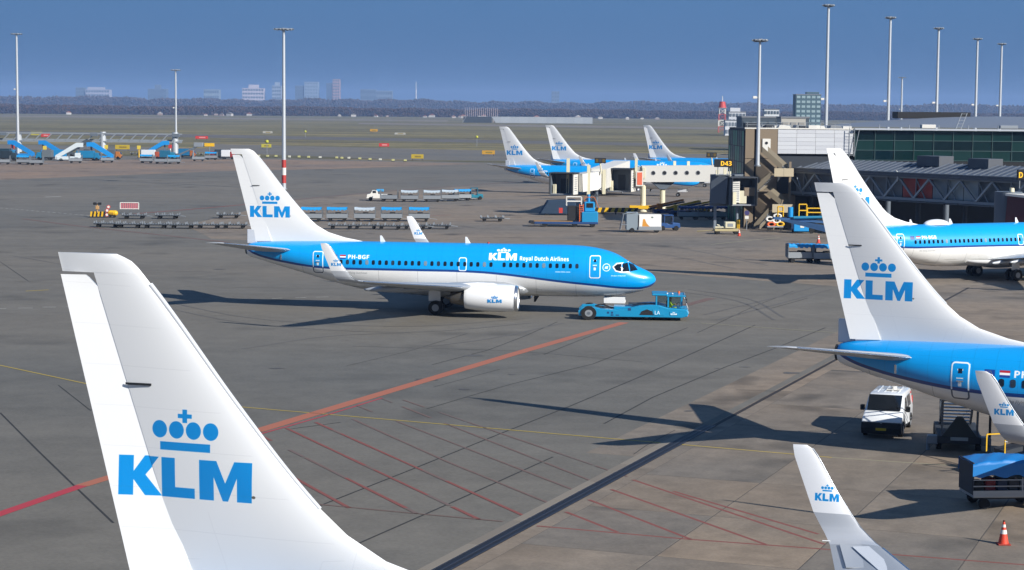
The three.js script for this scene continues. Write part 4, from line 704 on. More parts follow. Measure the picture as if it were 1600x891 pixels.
// ---------- people ----------
function person(label, pos, turn, { top = '#1d2b45', legs = '#1c2230', seated = false, vest = null }) {
  const t = thing('person', label, 'person', pos, turn);
  const hip = seated ? .5 : .92, k = seated ? .38 : 0;
  // joints: [x forward, y, z side, radius]
  const b = [];
  const bone = (p, q, r0, r1) => b.push([p, q, r0, r1]);
  bone([0, hip, 0], [0, hip + .28, 0], .155, .15); bone([0, hip + .28, 0], [0, hip + .5, 0], .16, .14); bone([0, hip + .5, -.17], [0, hip + .5, .17], .07, .07); bone([0, hip + .52, 0], [.02, hip + .64, 0], .055, .055); bone([.02, hip + .71, 0], [.03, hip + .8, 0], .095, .085); bone([.11, hip + .73, 0], [.12, hip + .72, 0], .018, .018);
  for (const s of [-1, 1]) {
    const kn = seated ? [.45, hip, s * .12] : [.02, .5, s * .11], an = seated ? [.5, .1, s * .12] : [0, .08, s * .12];
    bone([0, hip - .02, s * .09], kn, .09, .065); bone(kn, an, .06, .042); bone(an, [an[0] + .15, an[1] - .03, an[2]], .045, .04);
    const el = seated ? [.14, hip + .25, s * .26] : [-.02, hip + .22, s * .25], ha = seated ? [.4, hip + .3, s * .16] : [.08, hip - .02, s * .27];
    bone([0, hip + .49, s * .2], el, .058, .045); bone(el, ha, .043, .033); bone(ha, [ha[0] + .05, ha[1] - .05, ha[2]], .035, .028); bone([ha[0] + .03, ha[1] - .05, ha[2]], [ha[0] + .07, ha[1] - .11, ha[2] + .01], .014, .01); bone([ha[0] + .03, ha[1] - .02, ha[2]], [ha[0] + .08, ha[1] - .04, ha[2] - .03], .012, .01);
  }
  const N = 72, mc = new MarchingCubes(N, new THREE.MeshStandardMaterial(), false, false, 60000), S = 1.0, cy = seated ? .7 : .92;
  mc.isolation = 0;
  for (let z = 0; z < N; z++) for (let y = 0; y < N; y++) for (let x = 0; x < N; x++) {
    const p = [(x / N * 2 - 1) * S, (y / N * 2 - 1) * S + cy, (z / N * 2 - 1) * S]; let e = 0;
    for (const [u, v, r0, r1] of b) { const d = [v[0] - u[0], v[1] - u[1], v[2] - u[2]], w = [p[0] - u[0], p[1] - u[1], p[2] - u[2]], L = d[0] * d[0] + d[1] * d[1] + d[2] * d[2] + 1e-9; const h = Math.max(0, Math.min(1, (w[0] * d[0] + w[1] * d[1] + w[2] * d[2]) / L)); const q = Math.hypot(w[0] - d[0] * h, w[1] - d[1] * h, w[2] - d[2] * h) - (r0 + (r1 - r0) * h); e += Math.exp(-q * 42); }
    mc.field[x + y * N + z * N * N] = Math.log(e) / 42;
  }
  mc.update();
  const n = mc.count, P = new Float32Array(n * 3), Nn = new Float32Array(n * 3), col = new Float32Array(n * 3), c = { t: new THREE.Color(top), l: new THREE.Color(legs), s: new THREE.Color('#a5785c'), v: new THREE.Color(vest || top), h: new THREE.Color('#3a2c22'), b: new THREE.Color('#15151a') };
  for (let i = 0; i < n; i++) {
    for (let j = 0; j < 3; j++) { P[i * 3 + j] = mc.positionArray[i * 3 + j] * S + (j === 1 ? cy : 0); Nn[i * 3 + j] = mc.normalArray[i * 3 + j]; }
    const x = P[i * 3], y = P[i * 3 + 1], z = Math.abs(P[i * 3 + 2]); let k = c.l;
    if (y > hip + .02) k = z < .2 ? c.v : c.t; if (y > hip + .58) k = c.s; if (y > hip + .8 || (y > hip + .7 && x < -.02)) k = c.h; if (y < .12) k = c.b; if (!seated && z > .2 && y < hip + .03 && y > .5) k = c.s; if (seated && x > .36 && y > hip + .15) k = c.s; if (seated && y > hip + .02 && x < .36 && y < hip + .58) k = c.v;
    col[i * 3] = k.r; col[i * 3 + 1] = k.g; col[i * 3 + 2] = k.b;
  }
  const g = new THREE.BufferGeometry(); g.setAttribute('position', new THREE.BufferAttribute(P, 3)); g.setAttribute('normal', new THREE.BufferAttribute(Nn, 3)); g.setAttribute('color', new THREE.BufferAttribute(col, 3));
  g.computeVertexNormals();
  part(t, 'body', g, new THREE.MeshStandardMaterial({ vertexColors: true, roughness: .8, side: THREE.DoubleSide }));
  return t;
}

// ---------- pushback tug under the nose of the middle airliner ----------
const TUGP = [9.2, -148.95], TUGA = -.06;
{
  const t = thing('pushback_tug', 'low blue pushback tug holding the nose wheel of the middle airliner', 'tug', [TUGP[0], 0, TUGP[1]], TUGA); t.scale.y = .88;
  const paintT = M('#0a87b4', .4, 0, { clearcoat: .4 }), put = (n, g, m, p = t) => part(p, n, g, m);
  const side = [[-4.1, .35], [-4.15, .75], [-3.9, 1.05], [-3.0, 1.1], [-2.5, .95], [-1.3, .88], [-.6, .98], [.4, 1.25], [1.2, 1.32], [1.9, 1.32], [1.9, .3], [-3.6, .28]];
  for (const s of [1, -1]) put('side_frame', prism(side, .72, .04, s * 1.08), paintT);
  put('engine_deck', rbox(3.6, .5, 1.5, .3, .85, 0, .06), paintT); put('deck_grille', rbox(1.9, .06, 1.2, .55, 1.3, 0, .02), C.slateD);
  put('front_body', prism([[1.85, .28], [1.85, 1.32], [2.6, 1.1], [4.0, 1.0], [4.12, .75], [4.05, .4], [3.6, .26]], 2.9, .08, 0), paintT);
  for (const s of [1, -1]) for (const [x, y] of [[1.7, 1.7], [2.58, 1.65], [3.6, 1.6]]) put('cab_pillar', box(.11, 1.0, .1, x, y, s * 1.21), paintT);
  put('cab_roof', rbox(1.2, .16, 2.6, 1.95, 2.2, 0, .07), paintT); put('cab_roof', rbox(1.45, .14, 2.6, 3.15, 2.1, 0, .06), paintT);
  for (const s of [1, -1]) { put('cab_window', box(.78, .85, .03, 2.12, 1.75, s * 1.22), M('#e3ecee', .03, 0, { transmission: 1, thickness: 0 })); put('cab_window', box(.95, .85, .03, 3.08, 1.65, s * 1.24), M('#e3ecee', .03, 0, { transmission: 1, thickness: 0 })); }
  put('cab_window', box(.03, .85, 2.3, 3.64, 1.6, 0), M('#e3ecee', .03, 0, { transmission: 1, thickness: 0 })); put('seat', J([rbox(.5, .14, .5, 2.75, .95, .5), rbox(.12, .7, .5, 2.5, 1.3, .5)]), C.blk); put('steering_wheel', new THREE.TorusGeometry(.2, .02, 6, 16).rotateY(.9).translate(3.35, 1.3, .5), C.blk);
  for (const [x, r] of [[-3.35, .58], [1.0, .36]]) for (const s of [1, -1]) { const w = put('wheel', disc(r, .5, x, r, s * (x < 0 ? 1.3 : .9)), C.rubber); put('wheel_rim', disc(r * .5, .52, x, r, s * (x < 0 ? 1.3 : .9)), C.grey, w); put('wheel_hub', disc(r * .22, .56, x, r, s * (x < 0 ? 1.3 : .9)), C.slate, w); }
  put('wheel_arch', prism([[.45, .5], [.6, .8], [1, .98], [1.4, .8], [1.55, .5]], .03, 0, 1.455), C.blk);
  put('cradle', J([rbox(1.8, .3, 1.2, -3.2, .5, 0), beam([-2.2, .9, -.6], [-2.2, .9, .6], .15, .2), beam([-2.9, 1.0, .5], [-1.6, .8, .5], .12, .16), beam([-2.9, 1.0, -.5], [-1.6, .8, -.5], .12, .16)]), C.slateD);
  put('hydraulic_hose', new THREE.TubeGeometry(new THREE.CatmullRomCurve3([V(-2.9, 1.1, .4), V(-2.4, 1.25, .5), V(-1.8, 1.05, .6), V(-1.2, 1.0, .5)]), 20, .05, 6), C.blk);
  for (const [x, y, w, h] of [[-1.9, .65, .14, .16], [-1.6, .65, .14, .16], [-1.6, .45, .2, .1], [-1.2, .45, .24, .08], [-.3, .95, .22, .2]]) put('access_hatch', box(w, h, .03, x, y, 1.445), C.navy);
  const tx = canvasTex(256, 128, (c, W, H) => { c.fillStyle = '#0a87b4'; c.fillRect(0, 0, W, H); c.fillStyle = '#e8f2f5'; c.font = '112px sans-serif'; c.fillText('LA', 40, 108); });
  put('number_plate', box(.85, .5, .03, 1.85, .72, 1.455), new THREE.MeshStandardMaterial({ map: tx, roughness: .5 }));
  const tk = canvasTex(256, 128, (c, W, H) => { c.fillStyle = '#0a87b4'; c.fillRect(0, 0, W, H); klm(c, 30, 66, 196, 52, '#e8f2f5'); crown(c, 86, 14, 84, 44, '#e8f2f5'); });
  put('door_mark', box(.6, .3, .03, 3.0, .66, 1.462), new THREE.MeshStandardMaterial({ map: tk, roughness: .5 }));
  for (const s of [1, -1]) { put('headlight', rbox(.06, .18, .3, 4.1, .7, s * 1.05, .03), C.white); put('marker_light', rbox(.06, .14, .16, 4.06, .45, s * 1.25, .03), C.orange); put('mirror', J([rbox(.06, .4, .2, 3.95, 1.75, s * 1.5, .03), bar([3.6, 1.95, s * 1.2], [3.95, 1.8, s * 1.5], .02)]), C.blk); }
  put('work_lamp', J([rbox(.12, .12, .16, 2.5, 2.3, .9), rbox(.12, .12, .16, 2.9, 2.24, .4)]), C.white); put('beacon', cyl(.09, .1, .2, 3.4, 2.25, -.6), C.orange);
  put('handrail', J([bar([3.75, 2.05, 1.3], [4.05, 1.1, 1.45], .025), bar([3.75, 2.05, -1.3], [4.05, 1.1, -1.45], .025), bar([3.8, 2.2, .9], [3.8, 2.2, -.9], .03)]), C.galv);
  person('driver in a bright yellow safety jacket seated in the blue tug', [TUGP[0] + Math.cos(TUGA) * 2.72 + .5 * Math.sin(TUGA), .38, TUGP[1] - Math.sin(TUGA) * 2.72 + .5], TUGA, { top: '#c9d51c', vest: '#c9d51c', seated: true });
}
person('worker in dark clothes standing beside the leftmost jet bridge cab', [4.84, 0, -296], .6, { top: '#1c2c52', legs: '#1b2340' });

// ---------- white van under the tail of the right airliner ----------
{
  const t = thing('van', 'white van with black bumper parked under the tail of the right airliner', 'van', [18.95, 0, -98.83], 0);
  const f = [17.47, -93.37], r = [19.76, -100.53]; t.position.set((f[0] + r[0]) / 2, 0, (f[1] + r[1]) / 2);
  const ang = Math.atan2(-(f[1] - r[1]), f[0] - r[0]); t.rotation.y = ang;
  const wht = M('#dfe2e4', .32, 0, { clearcoat: .6, clearcoatRoughness: .08 }), put = (n, g, m, p = t) => part(p, n, g, m);
  const W = 1.9, prof = [[-2.4, .42], [-2.45, 1.0], [-2.36, 1.84], [-2.2, 1.93], [.45, 1.96], [.85, 1.88], [1.62, 1.22], [2.28, .98], [2.42, .82], [2.42, .42]];
  // body shell narrowing towards the roof
  { const g = prism(prof, W, .09, 0), p = g.attributes.position; for (let i = 0; i < p.count; i++) { const y = p.getY(i), k = y > 1.05 ? 1 - (y - 1.05) * .16 : 1; p.setZ(i, p.getZ(i) * k); } g.computeVertexNormals(); put('body', toCreasedNormals(g, .6), wht); }
  put('windscreen', prism([[.86, 1.9], [.9, 1.92], [1.66, 1.27], [1.6, 1.24]], 1.6, .01, 0), mGlass);
  for (const s of [1, -1]) {
    const win = (pts) => { const g = prism(pts, .03, 0, 0); const p = g.attributes.position; for (let i = 0; i < p.count; i++) { const y = p.getY(i), k = .95 * (1 - (y - 1.05) * .16) + .012; p.setZ(i, s * k + p.getZ(i)); } g.computeVertexNormals(); return g; };
    const d = put('front_door', win([[-.25, .5], [-.25, 1.78], [.62, 1.78], [1.35, 1.2], [1.35, .6]]).scale(1, 1, .999), wht);
    put('side_window', win([[-.12, 1.22], [-.12, 1.74], [.58, 1.74], [1.18, 1.22]]), mGlass, d); put('door_handle', rbox(.18, .04, .05, -.05, 1.08, s * .96, .02), C.blk, d);
    put('rear_side_window', win([[-1.5, 1.2], [-1.5, 1.74], [-.42, 1.74], [-.42, 1.2]]), mGlass);
    put('door_mirror', J([rbox(.16, .28, .22, 1.05, 1.28, s * 1.1, .05), bar([1.05, 1.2, s * .93], [1.05, 1.25, s * 1.05], .03)]), C.blk);
    put('headlight', prism([[2.1, .9], [2.44, .78], [2.43, .66], [2.3, .68], [2.05, .8]], .34, .03, s * .74), M('#7d8890', .12, 0, { clearcoat: 1 }));
    put('sill', rbox(3.0, .12, .06, -.3, .42, s * .95, .02), C.blk); put('rear_light', rbox(.06, .5, .14, -2.42, 1.25, s * .86, .02), C.red); put('side_mark', box(.22, .12, .01, -2.1, 1.7, s * .862), M('#c43a3a', .5));
    for (const x of [-1.5, 1.6]) { const w = put('wheel', disc(.33, .22, x, .33, s * .85), C.rubber); put('wheel_rim', disc(.2, .23, x, .33, s * .86), C.galv, w); put('wheel_arch', new THREE.TorusGeometry(.38, .05, 6, 16, Math.PI).translate(x, .34, s * .945), C.blk); }
  }
  put('bumper', prism([[2.05, .22], [2.52, .22], [2.57, .5], [2.5, .76], [2.05, .8]], 1.92, .06, 0), C.blk); put('grille', rbox(.05, .08, 1.3, 2.46, .74, 0, .02), C.slateD); put('badge', rbox(.04, .1, .1, 2.49, .76, 0, .02), C.galv);
  put('number_plate', box(.02, .12, .5, 2.57, .46, 0), M('#c9a51d', .5)); put('wiper', J([bar([1.55, 1.33, -.5], [1.25, 1.6, 0], .012), bar([1.55, 1.33, .1], [1.25, 1.6, .55], .012)]), C.blk);
  put('roof_beacon', J([rbox(.5, .05, .7, -.6, 2.0, -.2), cyl(.12, .14, .14, -.6, 2.08, -.2)]), C.white); put('roof_rib', J([-.5, -.17, .17, .5].map(z => rbox(2.2, .03, .07, -.9, 1.965, z, .01))), wht);
  put('dashboard_papers', J([box(.15, .04, .3, 1.35, 1.3, .35), box(.15, .03, .25, 1.38, 1.29, -.1)]), M('#7fa88a', .6));
}
// ---------- steps behind the right airliner ----------
{
  const t = thing('passenger_steps', 'dark mobile passenger steps standing behind the tail of the right airliner', 'steps', [21.2, 0, -93.2], 1.4);
  const put = (n, g, m) => part(t, n, g, m);
  put('chassis', rbox(4.6, .35, 2.0, 0, .55, 0, .05), C.slateD); put('gusset', prism([[-.8, 0], [.8, 0], [.12, .95], [-.12, .95]], .1, .02, 0).rotateY(Math.PI / 2).translate(-2.25, .72, 0), M('#2a3436', .6));
  for (let i = 0; i < 13; i++) put('step', box(.3, .05, 1.3, 1.6 - i * .29, .9 + i * .2, 0), C.galv);
  for (const s of [1, -1]) { put('stringer', beam([1.9, .7, s * .72], [-2.1, 3.4, s * .72], .08, .3), C.slate); put('handrail', J([beam([1.9, 1.7, s * .74], [-2.1, 4.4, s * .74], .05, .06), ...[0, 1, 2, 3, 4].map(i => bar([1.7 - i * .95, .9 + i * .64, s * .74], [1.7 - i * .95, 1.85 + i * .64, s * .74], .025))]), C.slate); put('outrigger', J([rbox(.5, .4, .5, -1.9, .5, s * 1.2), cyl(.08, .08, .6, -1.9, .3, s * 1.4)]), C.steel); for (const x of [-1.6, 1.5]) put('wheel', disc(.36, .25, x, .36, s * .9), C.rubber); }
  put('platform', rbox(1.6, .12, 1.7, -2.7, 3.45, 0, .03), C.grey); put('platform_rail', J([-1, 1].map(s => beam([-3.4, 4.4, s * .8], [-2, 4.4, s * .8], .05, .05)).concat([-1, 1].map(s => beam([-3.4, 3.5, s * .8], [-3.4, 4.4, s * .8], .05, .05)))), C.slate);
  put('scissor_leg', J([beam([-2.2, .7, .8], [-2.6, 3.4, .8], .1, .1), beam([-2.2, .7, -.8], [-2.6, 3.4, -.8], .1, .1)]), C.slate); put('plate', box(.02, .16, .8, -2.33, .62, 0), M('#8e9aa0', .5)); put('warning_post', cyl(.06, .06, 1.3, -1.9, 1.2, 1.4), C.blk);
}
// ---------- baggage carts ----------
function cartParts(t, { tarp = C.klm, load = true, tw = 1.55, L = 2.9, end = M('#6b7176', .55, .3), sag = .1, H = 1.35, rail = .5 } = {}) {
  part(t, 'deck', rbox(L, .14, tw, 0, .55, 0, .03), C.galv); part(t, 'chassis', J([box(L * .9, .12, .14, 0, .42, .4), box(L * .9, .12, .14, 0, .42, -.4)]), C.slateD);
  for (const s of [1, -1]) { part(t, 'end_panel', rbox(.07, H, tw, s * L / 2, .6 + H / 2, 0, .03), end); for (const z of [1, -1]) part(t, 'wheel', disc(.22, .16, s * L * .33, .22, z * tw * .4), C.rubber); }
  part(t, 'drawbar', J([bar([L / 2, .42, 0], [L / 2 + .95, .3, 0], .04), bar([L / 2 + .95, .3, -.12], [L / 2 + .95, .3, .12], .04)]), C.galv);
  for (const z of [1, -1]) part(t, 'side_rail', box(L, rail, .04, 0, .61 + rail / 2, z * tw * .49), C.galv);
  if (load) part(t, 'baggage_load', J([rbox(.7, .5, .9, -.8, .9, .1, .1), rbox(.8, .6, .8, .1, .95, -.1, .1), rbox(.7, .45, .9, .9, .88, .1, .1)]), C.blk);
  if (tarp) { // sheet hanging over the load, sagging between the ends
    const rows = [], uvs = []; for (let i = 0; i <= 16; i++) { const r = [], u = [], x = (i / 16 - .5) * L * .96; for (let j = 0; j <= 14; j++) { const q = j / 14 * 2 - 1, fall = Math.max(0, Math.abs(q) - .62) / .38; r.push([x, .62 + H - sag * (1 - (2 * x / L) ** 2) - fall * (.34 + .06 * Math.sin(i * 1.9)) + .03 * Math.sin(i * 2.3 + j * 1.3), Math.sign(q) * Math.min(Math.abs(q), .62) / .62 * (tw / 2 + .03) * (1 - .03 * fall)]); u.push([0, 0]); } rows.push(r); uvs.push(u); }
    part(t, 'tarpaulin', gridGeo(rows, uvs), tarp);
  }
}
const protos = {};
function place(kind, name, category, group, build, label, x, z, turn) {
  if (!protos[kind]) { const t = thing(name, label, category, [x, 0, z], turn, group); build(t); return protos[kind] = t; }
  return copyOf(protos[kind], label, [x, 0, z], turn);
}
const cart = (tint, label, x, z, turn) => place('cart' + tint, 'baggage_cart', 'cart', 'baggage carts', t => cartParts(t, { tarp: tint === 'blue' ? M('#0d8fd0', .55) : tint === 'navy' ? M('#173f78', .6) : tint === 'white' ? M('#a9b7c2', .55) : null, sag: tint === 'white' ? .1 : .05 }), label, x, z, turn);
function dollyParts(t) {
  part(t, 'frame', J([box(3.3, .12, .12, 0, .5, .8), box(3.3, .12, .12, 0, .5, -.8), box(.12, .12, 1.6, 1.6, .5, 0), box(.12, .12, 1.6, -1.6, .5, 0), box(3.2, .05, 1.5, 0, .42, 0)]), M('#43484d', .6, .4));
  for (let i = 0; i < 9; i++) part(t, 'roller', bar([-1.4 + i * .35, .52, -.72], [-1.4 + i * .35, .52, .72], .05, 6), C.galv);
  for (const x of [-1.1, 1.1]) for (const z of [-.6, .6]) part(t, 'wheel', disc(.23, .16, x, .23, z, 12), C.rubber);
  for (const x of [-1.55, -.6, .5, 1.55]) for (const z of [-.7, .7]) part(t, 'stop', box(.14, .3, .12, x, .68, z), C.galv);
  part(t, 'drawbar', bar([1.6, .45, 0], [2.5, .35, 0], .05), C.galv);
}
const dolly = (label, x, z, turn) => place('dolly', 'pallet_dolly', 'dolly', 'empty pallet dollies', dollyParts, label, x, z, turn);
[[-52.47, -256.22], [-49.43, -255.29], [-46.02, -255.12], [-42.52, -254.95], [-39.22, -255.45], [-35.98, -255.94], [-22.22, -256.63], [-19.1, -257.1], [-15.93, -256.89], [-12.71, -257.37], [-9.68, -258.52]].forEach(([x, z], i) => dolly(ordinal(i) + ' empty dolly from the left in the long near row of dollies', x, z, .02 + Math.sin(i * 3.1) * .05));
dolly('empty dolly carrying a pink barrier panel behind the row of dollies', -52.67, -275.77, .03); dolly('empty dolly standing right of the pink barrier', -48.17, -276.51, -.04); dolly('dark empty dolly just left of the middle airliner fin', -40.1, -279.48, .05); dolly('lone empty dolly on bare concrete left of the blue loader', -2.86, -277.43, .1);
[['blue', -27.74, -273.44], ['blue', -24.26, -274], ['white', -20.5, -274.6], ['blue', -16.8, -275.19], ['blue', -13.01, -275.8]].forEach(([c, x, z], i) => cart(c, c === 'white' ? 'white covered baggage cart in the row behind the middle airliner fin' : ordinal(i) + ' cart from the fin in the row of blue covered carts', x, z, .02));
[[609, 'grey open baggage cart behind the white pickup in the cart train', -20.83, -333.94], [640, 'pale covered baggage cart third from the right in the train', -17.36, -333.46], [674, 'pale covered baggage cart second from the right in the train', -13.62, -334.19], [702, 'pale covered baggage cart nearest the teal tractor in the train', -10.69, -337.1]].forEach(([u, l, x, z], i) => cart(i ? 'white' : 'open', l, x, z, -.05 + i * .04));
cart('blue', 'small blue topped cart hitched directly behind the teal tractor', -8.69, -339.87, .2);
cart('blue', 'blue covered baggage cart left of the right airliner fin', 30.15, -206.65, .06); cart('blue', 'blue covered baggage cart partly hidden by the right airliner fin', 32.74, -206.09, .06);
{ // big cart in the right foreground, with its load showing
  const t = thing('baggage_cart', 'large baggage cart with a blue tarpaulin beside the traffic cone', 'cart', [19.75, 0, -78.47], .1, 'baggage carts');
  cartParts(t, { tarp: null, tw: 1.7, L: 3.0, end: C.slateD, load: false, H: 1.3, rail: .16 });
  const rows = [], uvs = []; for (let i = 0; i <= 24; i++) { const x = (i / 24 - .5) * 3.1, r = [], u = []; for (let j = 0; j <= 20; j++) { const q = j / 20 * 2 - 1, a = Math.abs(q), fall = Math.max(0, a - .6) / .4, hump = .2 * Math.sin(Math.PI * (i / 24)) * (1 - a * a) + .018 * Math.sin(i * .9 + j * .7) + .012 * Math.sin(i * 2.3 - j); r.push([x, 1.85 + hump - fall * (.5 + .05 * Math.sin(i * .8)), Math.sign(q) * Math.min(a, .6) / .6 * .9]); u.push([0, 0]); } rows.push(r); uvs.push(u); }
  part(t, 'tarpaulin', gridGeo(rows, uvs), M('#0c6fb4', .5));
  for (const y of [.95, 1.2]) part(t, 'guard_rail', box(3.0, .04, .03, 0, y, .86), C.galv); part(t, 'guard_post', box(.04, .6, .03, .5, 1, .87), C.galv);
  const bags = ['#1b1c20', '#7a1f24', '#26324a', '#3b3b3f', '#8d8f92', '#222226']; bags.forEach((c, i) => part(t, 'suitcase', rbox(.42, .45 + (i % 3) * .12, .6, -1.2 + i * .48, .88 + (i % 2) * .06, .35, .06), M(c, .6)));
}
{ // yellow railed loader behind that cart
  const t = thing('belt_loader', 'yellow railed belt loader at the right edge behind the large cart', 'belt loader', [23.06, 0, -85.34], .3);
  part(t, 'chassis', rbox(4, .6, 1.9, .6, .65, 0, .06), C.navy); part(t, 'conveyor', beam([-2, 1.1, 0], [3.5, 2.2, 0], .9, .2), C.slateD);
  for (const s of [1, -1]) { part(t, 'guard_rail', J([beam([-2.2, 1.0, s * .75], [-2.2, 1.75, s * .75], .05, .05), beam([-2.2, 1.75, s * .75], [-.9, 1.75, s * .75], .05, .05), beam([-.9, 1.0, s * .75], [-.9, 1.75, s * .75], .05, .05), beam([-1.1, 1.0, s * .75], [.4, 3.2, s * .75], .09, .09)]), C.yellow); for (const x of [-.8, 1.9]) part(t, 'wheel', disc(.35, .25, x, .35, s * .85), C.rubber); }
  part(t, 'control_box', rbox(.5, .5, .5, -.6, 1.9, .2, .08), C.grey);
}
// ---------- cones ----------
function cone(label, x, z, h) {
  const t = thing('traffic_cone', label, 'traffic cone', [x, 0, z], 0, 'traffic cones'), k = h / .85;
  const pr = (r0, y0, r1, y1) => new THREE.LatheGeometry([new THREE.Vector2(r0, y0), new THREE.Vector2(r1, y1)], 20).scale(k, k, k), r = y => .19 - (y - .04) * .195;
  part(t, 'base', rbox(.46 * k, .05 * k, .46 * k, 0, .025 * k, 0, .02), M('#8f2d1e', .7)); part(t, 'body', pr(r(.04), .04, r(.85), .85), M('#cf4128', .55)); for (const [a, b] of [[.4, .55], [.64, .74]]) part(t, 'reflective_band', pr(r(a) + .004, a, r(b) + .004, b), C.white); part(t, 'tip', cyl(.04 * k, .04 * k, .05 * k, 0, .86 * k, 0), M('#5c2a1f', .6));
}
cone('orange traffic cone with white bands in the lower right corner', 18.02, -71.23, .86); cone('red and white cone in front of the pier foot', 28.59, -249.51, .9); cone('red and white cone close to the right airliner fin', 36.74, -237.4, 1.0); cone('small red cone right of the dark blue tractor', 18.03, -264.1, 1.1);

// ---------- loader, trolleys and tractors near the far stands ----------
{
  const t = thing('cargo_loader', 'blue cargo loader with a long low deck and white rails', 'loader', [7.35, 0, -266.81], .02);
  const put = (n, g, m) => part(t, n, g, m);
  put('deck', rbox(8.6, .3, 2.6, -.2, .55, 0, .05), C.navy); put('deck_roller_bed', box(5.2, .1, 2.2, -1.9, .74, 0), M('#8d6a34', .6)); put('bridge_tip', prism([[-4.4, .35], [-4.4, .7], [-5, .75], [-5.2, .5]], 2.6, .03, 0), C.blk);
  put('power_unit', rbox(2.2, 1.5, 2.4, 3.0, 1.3, 0, .1), M('#0a7fb0', .5)); put('cab', rbox(1.4, 1.3, 1.6, 3.0, 2.7, -.2, .1), M('#0a86c0', .5)); put('cab_window', box(.9, .6, .05, 3.0, 2.9, .62), mGlass);
  put('tower', rbox(1.7, 2.0, 1.5, .9, 1.8, -.2, .05), C.blk); put('platform_rail', J([[-.1, .6], [1.9, .6], [-.1, -1], [1.9, -1]].map(([x, z]) => bar([x, 2.8, z], [x, 4.0, z], .05)).concat([3.4, 4.0].map(y => bar([-.1, y, .6], [1.9, y, .6], .05)), [3.4, 4.0].map(y => bar([-.1, y, -1], [1.9, y, -1], .05)))), C.white);
  put('ladder', J([bar([1.6, .7, .95], [1.6, 3.1, .95], .05), bar([2.1, .7, .95], [2.1, 3.1, .95], .05), ...Array.from({ length: 8 }, (_, i) => bar([1.6, .9 + i * .28, .95], [2.1, .9 + i * .28, .95], .05))]), C.orange);
  put('warning_board', box(.5, .7, .06, -.9, 2.2, .8), C.red); put('cab_rail', J([bar([2.3, 3.4, .7], [2.3, 4, .7], .05), bar([2.3, 4, .7], [3.6, 4, .7], .05), bar([3.6, 4, .7], [4.2, 2.6, .7], .05)]), M('#b3632f', .6)); put('stack', cyl(.2, .2, 1.1, 2.9, 3.8, -.4), M('#0a86c0', .5));
  for (const x of [-3, 1, 3.4]) for (const z of [-1.1, 1.1]) put('wheel', disc(.33, .3, x, .33, z), C.rubber);
}
{
  const t = thing('ground_power_unit', 'white boxed ground unit with an orange emblem on a grey trailer', 'trailer', [16.38, 0, -255.56], .03);
  const put = (n, g, m) => part(t, n, g, m);
  put('box', rbox(2.9, 1.7, 1.6, 1.3, 1.5, 0, .06), C.white);
  const tx = canvasTex(256, 160, (c, W, H) => { c.fillStyle = '#dcdcd9'; c.fillRect(0, 0, W, H); c.fillStyle = '#c98a2e'; c.beginPath(); c.moveTo(30, 160); c.lineTo(40, 60); c.quadraticCurveTo(58, 40, 70, 70); c.quadraticCurveTo(85, 130, 140, 160); c.closePath(); c.fill(); c.fillStyle = '#55675f'; c.fillRect(140, 22, 26, 18); });
  put('emblem_panel', new THREE.PlaneGeometry(2.7, 1.55).translate(1.3, 1.5, .806), new THREE.MeshStandardMaterial({ map: tx, roughness: .5 }));
  put('skirt', rbox(3.0, .5, 1.7, 1.3, .55, 0, .04), C.galv); put('cabinet', rbox(1.5, 2.3, 1.5, -1.0, 1.45, -.1, .06), M('#7b8790', .5)); put('rack', J([bar([-2.5, .3, .7], [-2.1, 2.4, .7], .05), bar([-2.5, .3, -.7], [-2.1, 2.4, -.7], .05), bar([-2.1, 2.4, .7], [-.5, 2.6, .7], .05), bar([-2.4, 1, .7], [-1.7, 1, .7], .05)]), C.galv);
  for (const x of [-1, 2.2]) for (const z of [-.65, .65]) put('wheel', disc(.3, .22, x, .3, z), C.rubber);
}
function tractor(label, x, z, turn, col) {
  return place('tractor' + col, 'baggage_tractor', 'tractor', 'small apron tractors', t => {
    const m = M(col, .5), put = (n, g, q) => part(t, n, g, q);
    put('body', prism([[-1.4, .35], [-1.4, .95], [-.2, .95], [0, .8], [.4, .8], [.5, 1.05], [1.45, .95], [1.5, .35]], 1.35, .05, 0), m); put('cab_roof', rbox(1.3, .1, 1.3, -.05, 2.0, 0, .04), m); for (const px of [-.6, .52]) for (const s of [1, -1]) put('cab_pillar', box(.07, 1.1, .07, px, 1.45, s * .58), m);
    put('windscreen', box(.03, .8, 1.1, .54, 1.5, 0), M('#22303a', .1)); put('seat', J([rbox(.4, .15, .5, -.3, 1.0, 0), rbox(.12, .5, .5, -.5, 1.25, 0)]), C.blk);
    for (const px of [-.85, .95]) for (const s of [1, -1]) put('wheel', disc(.32, .25, px, .32, s * .6), C.rubber); put('tow_hitch', box(.3, .15, .3, -1.55, .45, 0), C.blk);
  }, label, x, z, turn);
}
tractor('teal tractor pulling the far train of covered carts', -6.69, -343.9, .15, '#0b6f86'); tractor('dark blue tractor right of the white boxed ground unit', 20.47, -260.24, .1, '#15457d'); tractor('blue tractor in the shade under the leftmost jet bridge', 8.97, -301.85, -.2, '#0f74b0'); tractor('blue tractor under the bridge cab with the poster', 11.82, -302.35, .4, '#0f74b0');
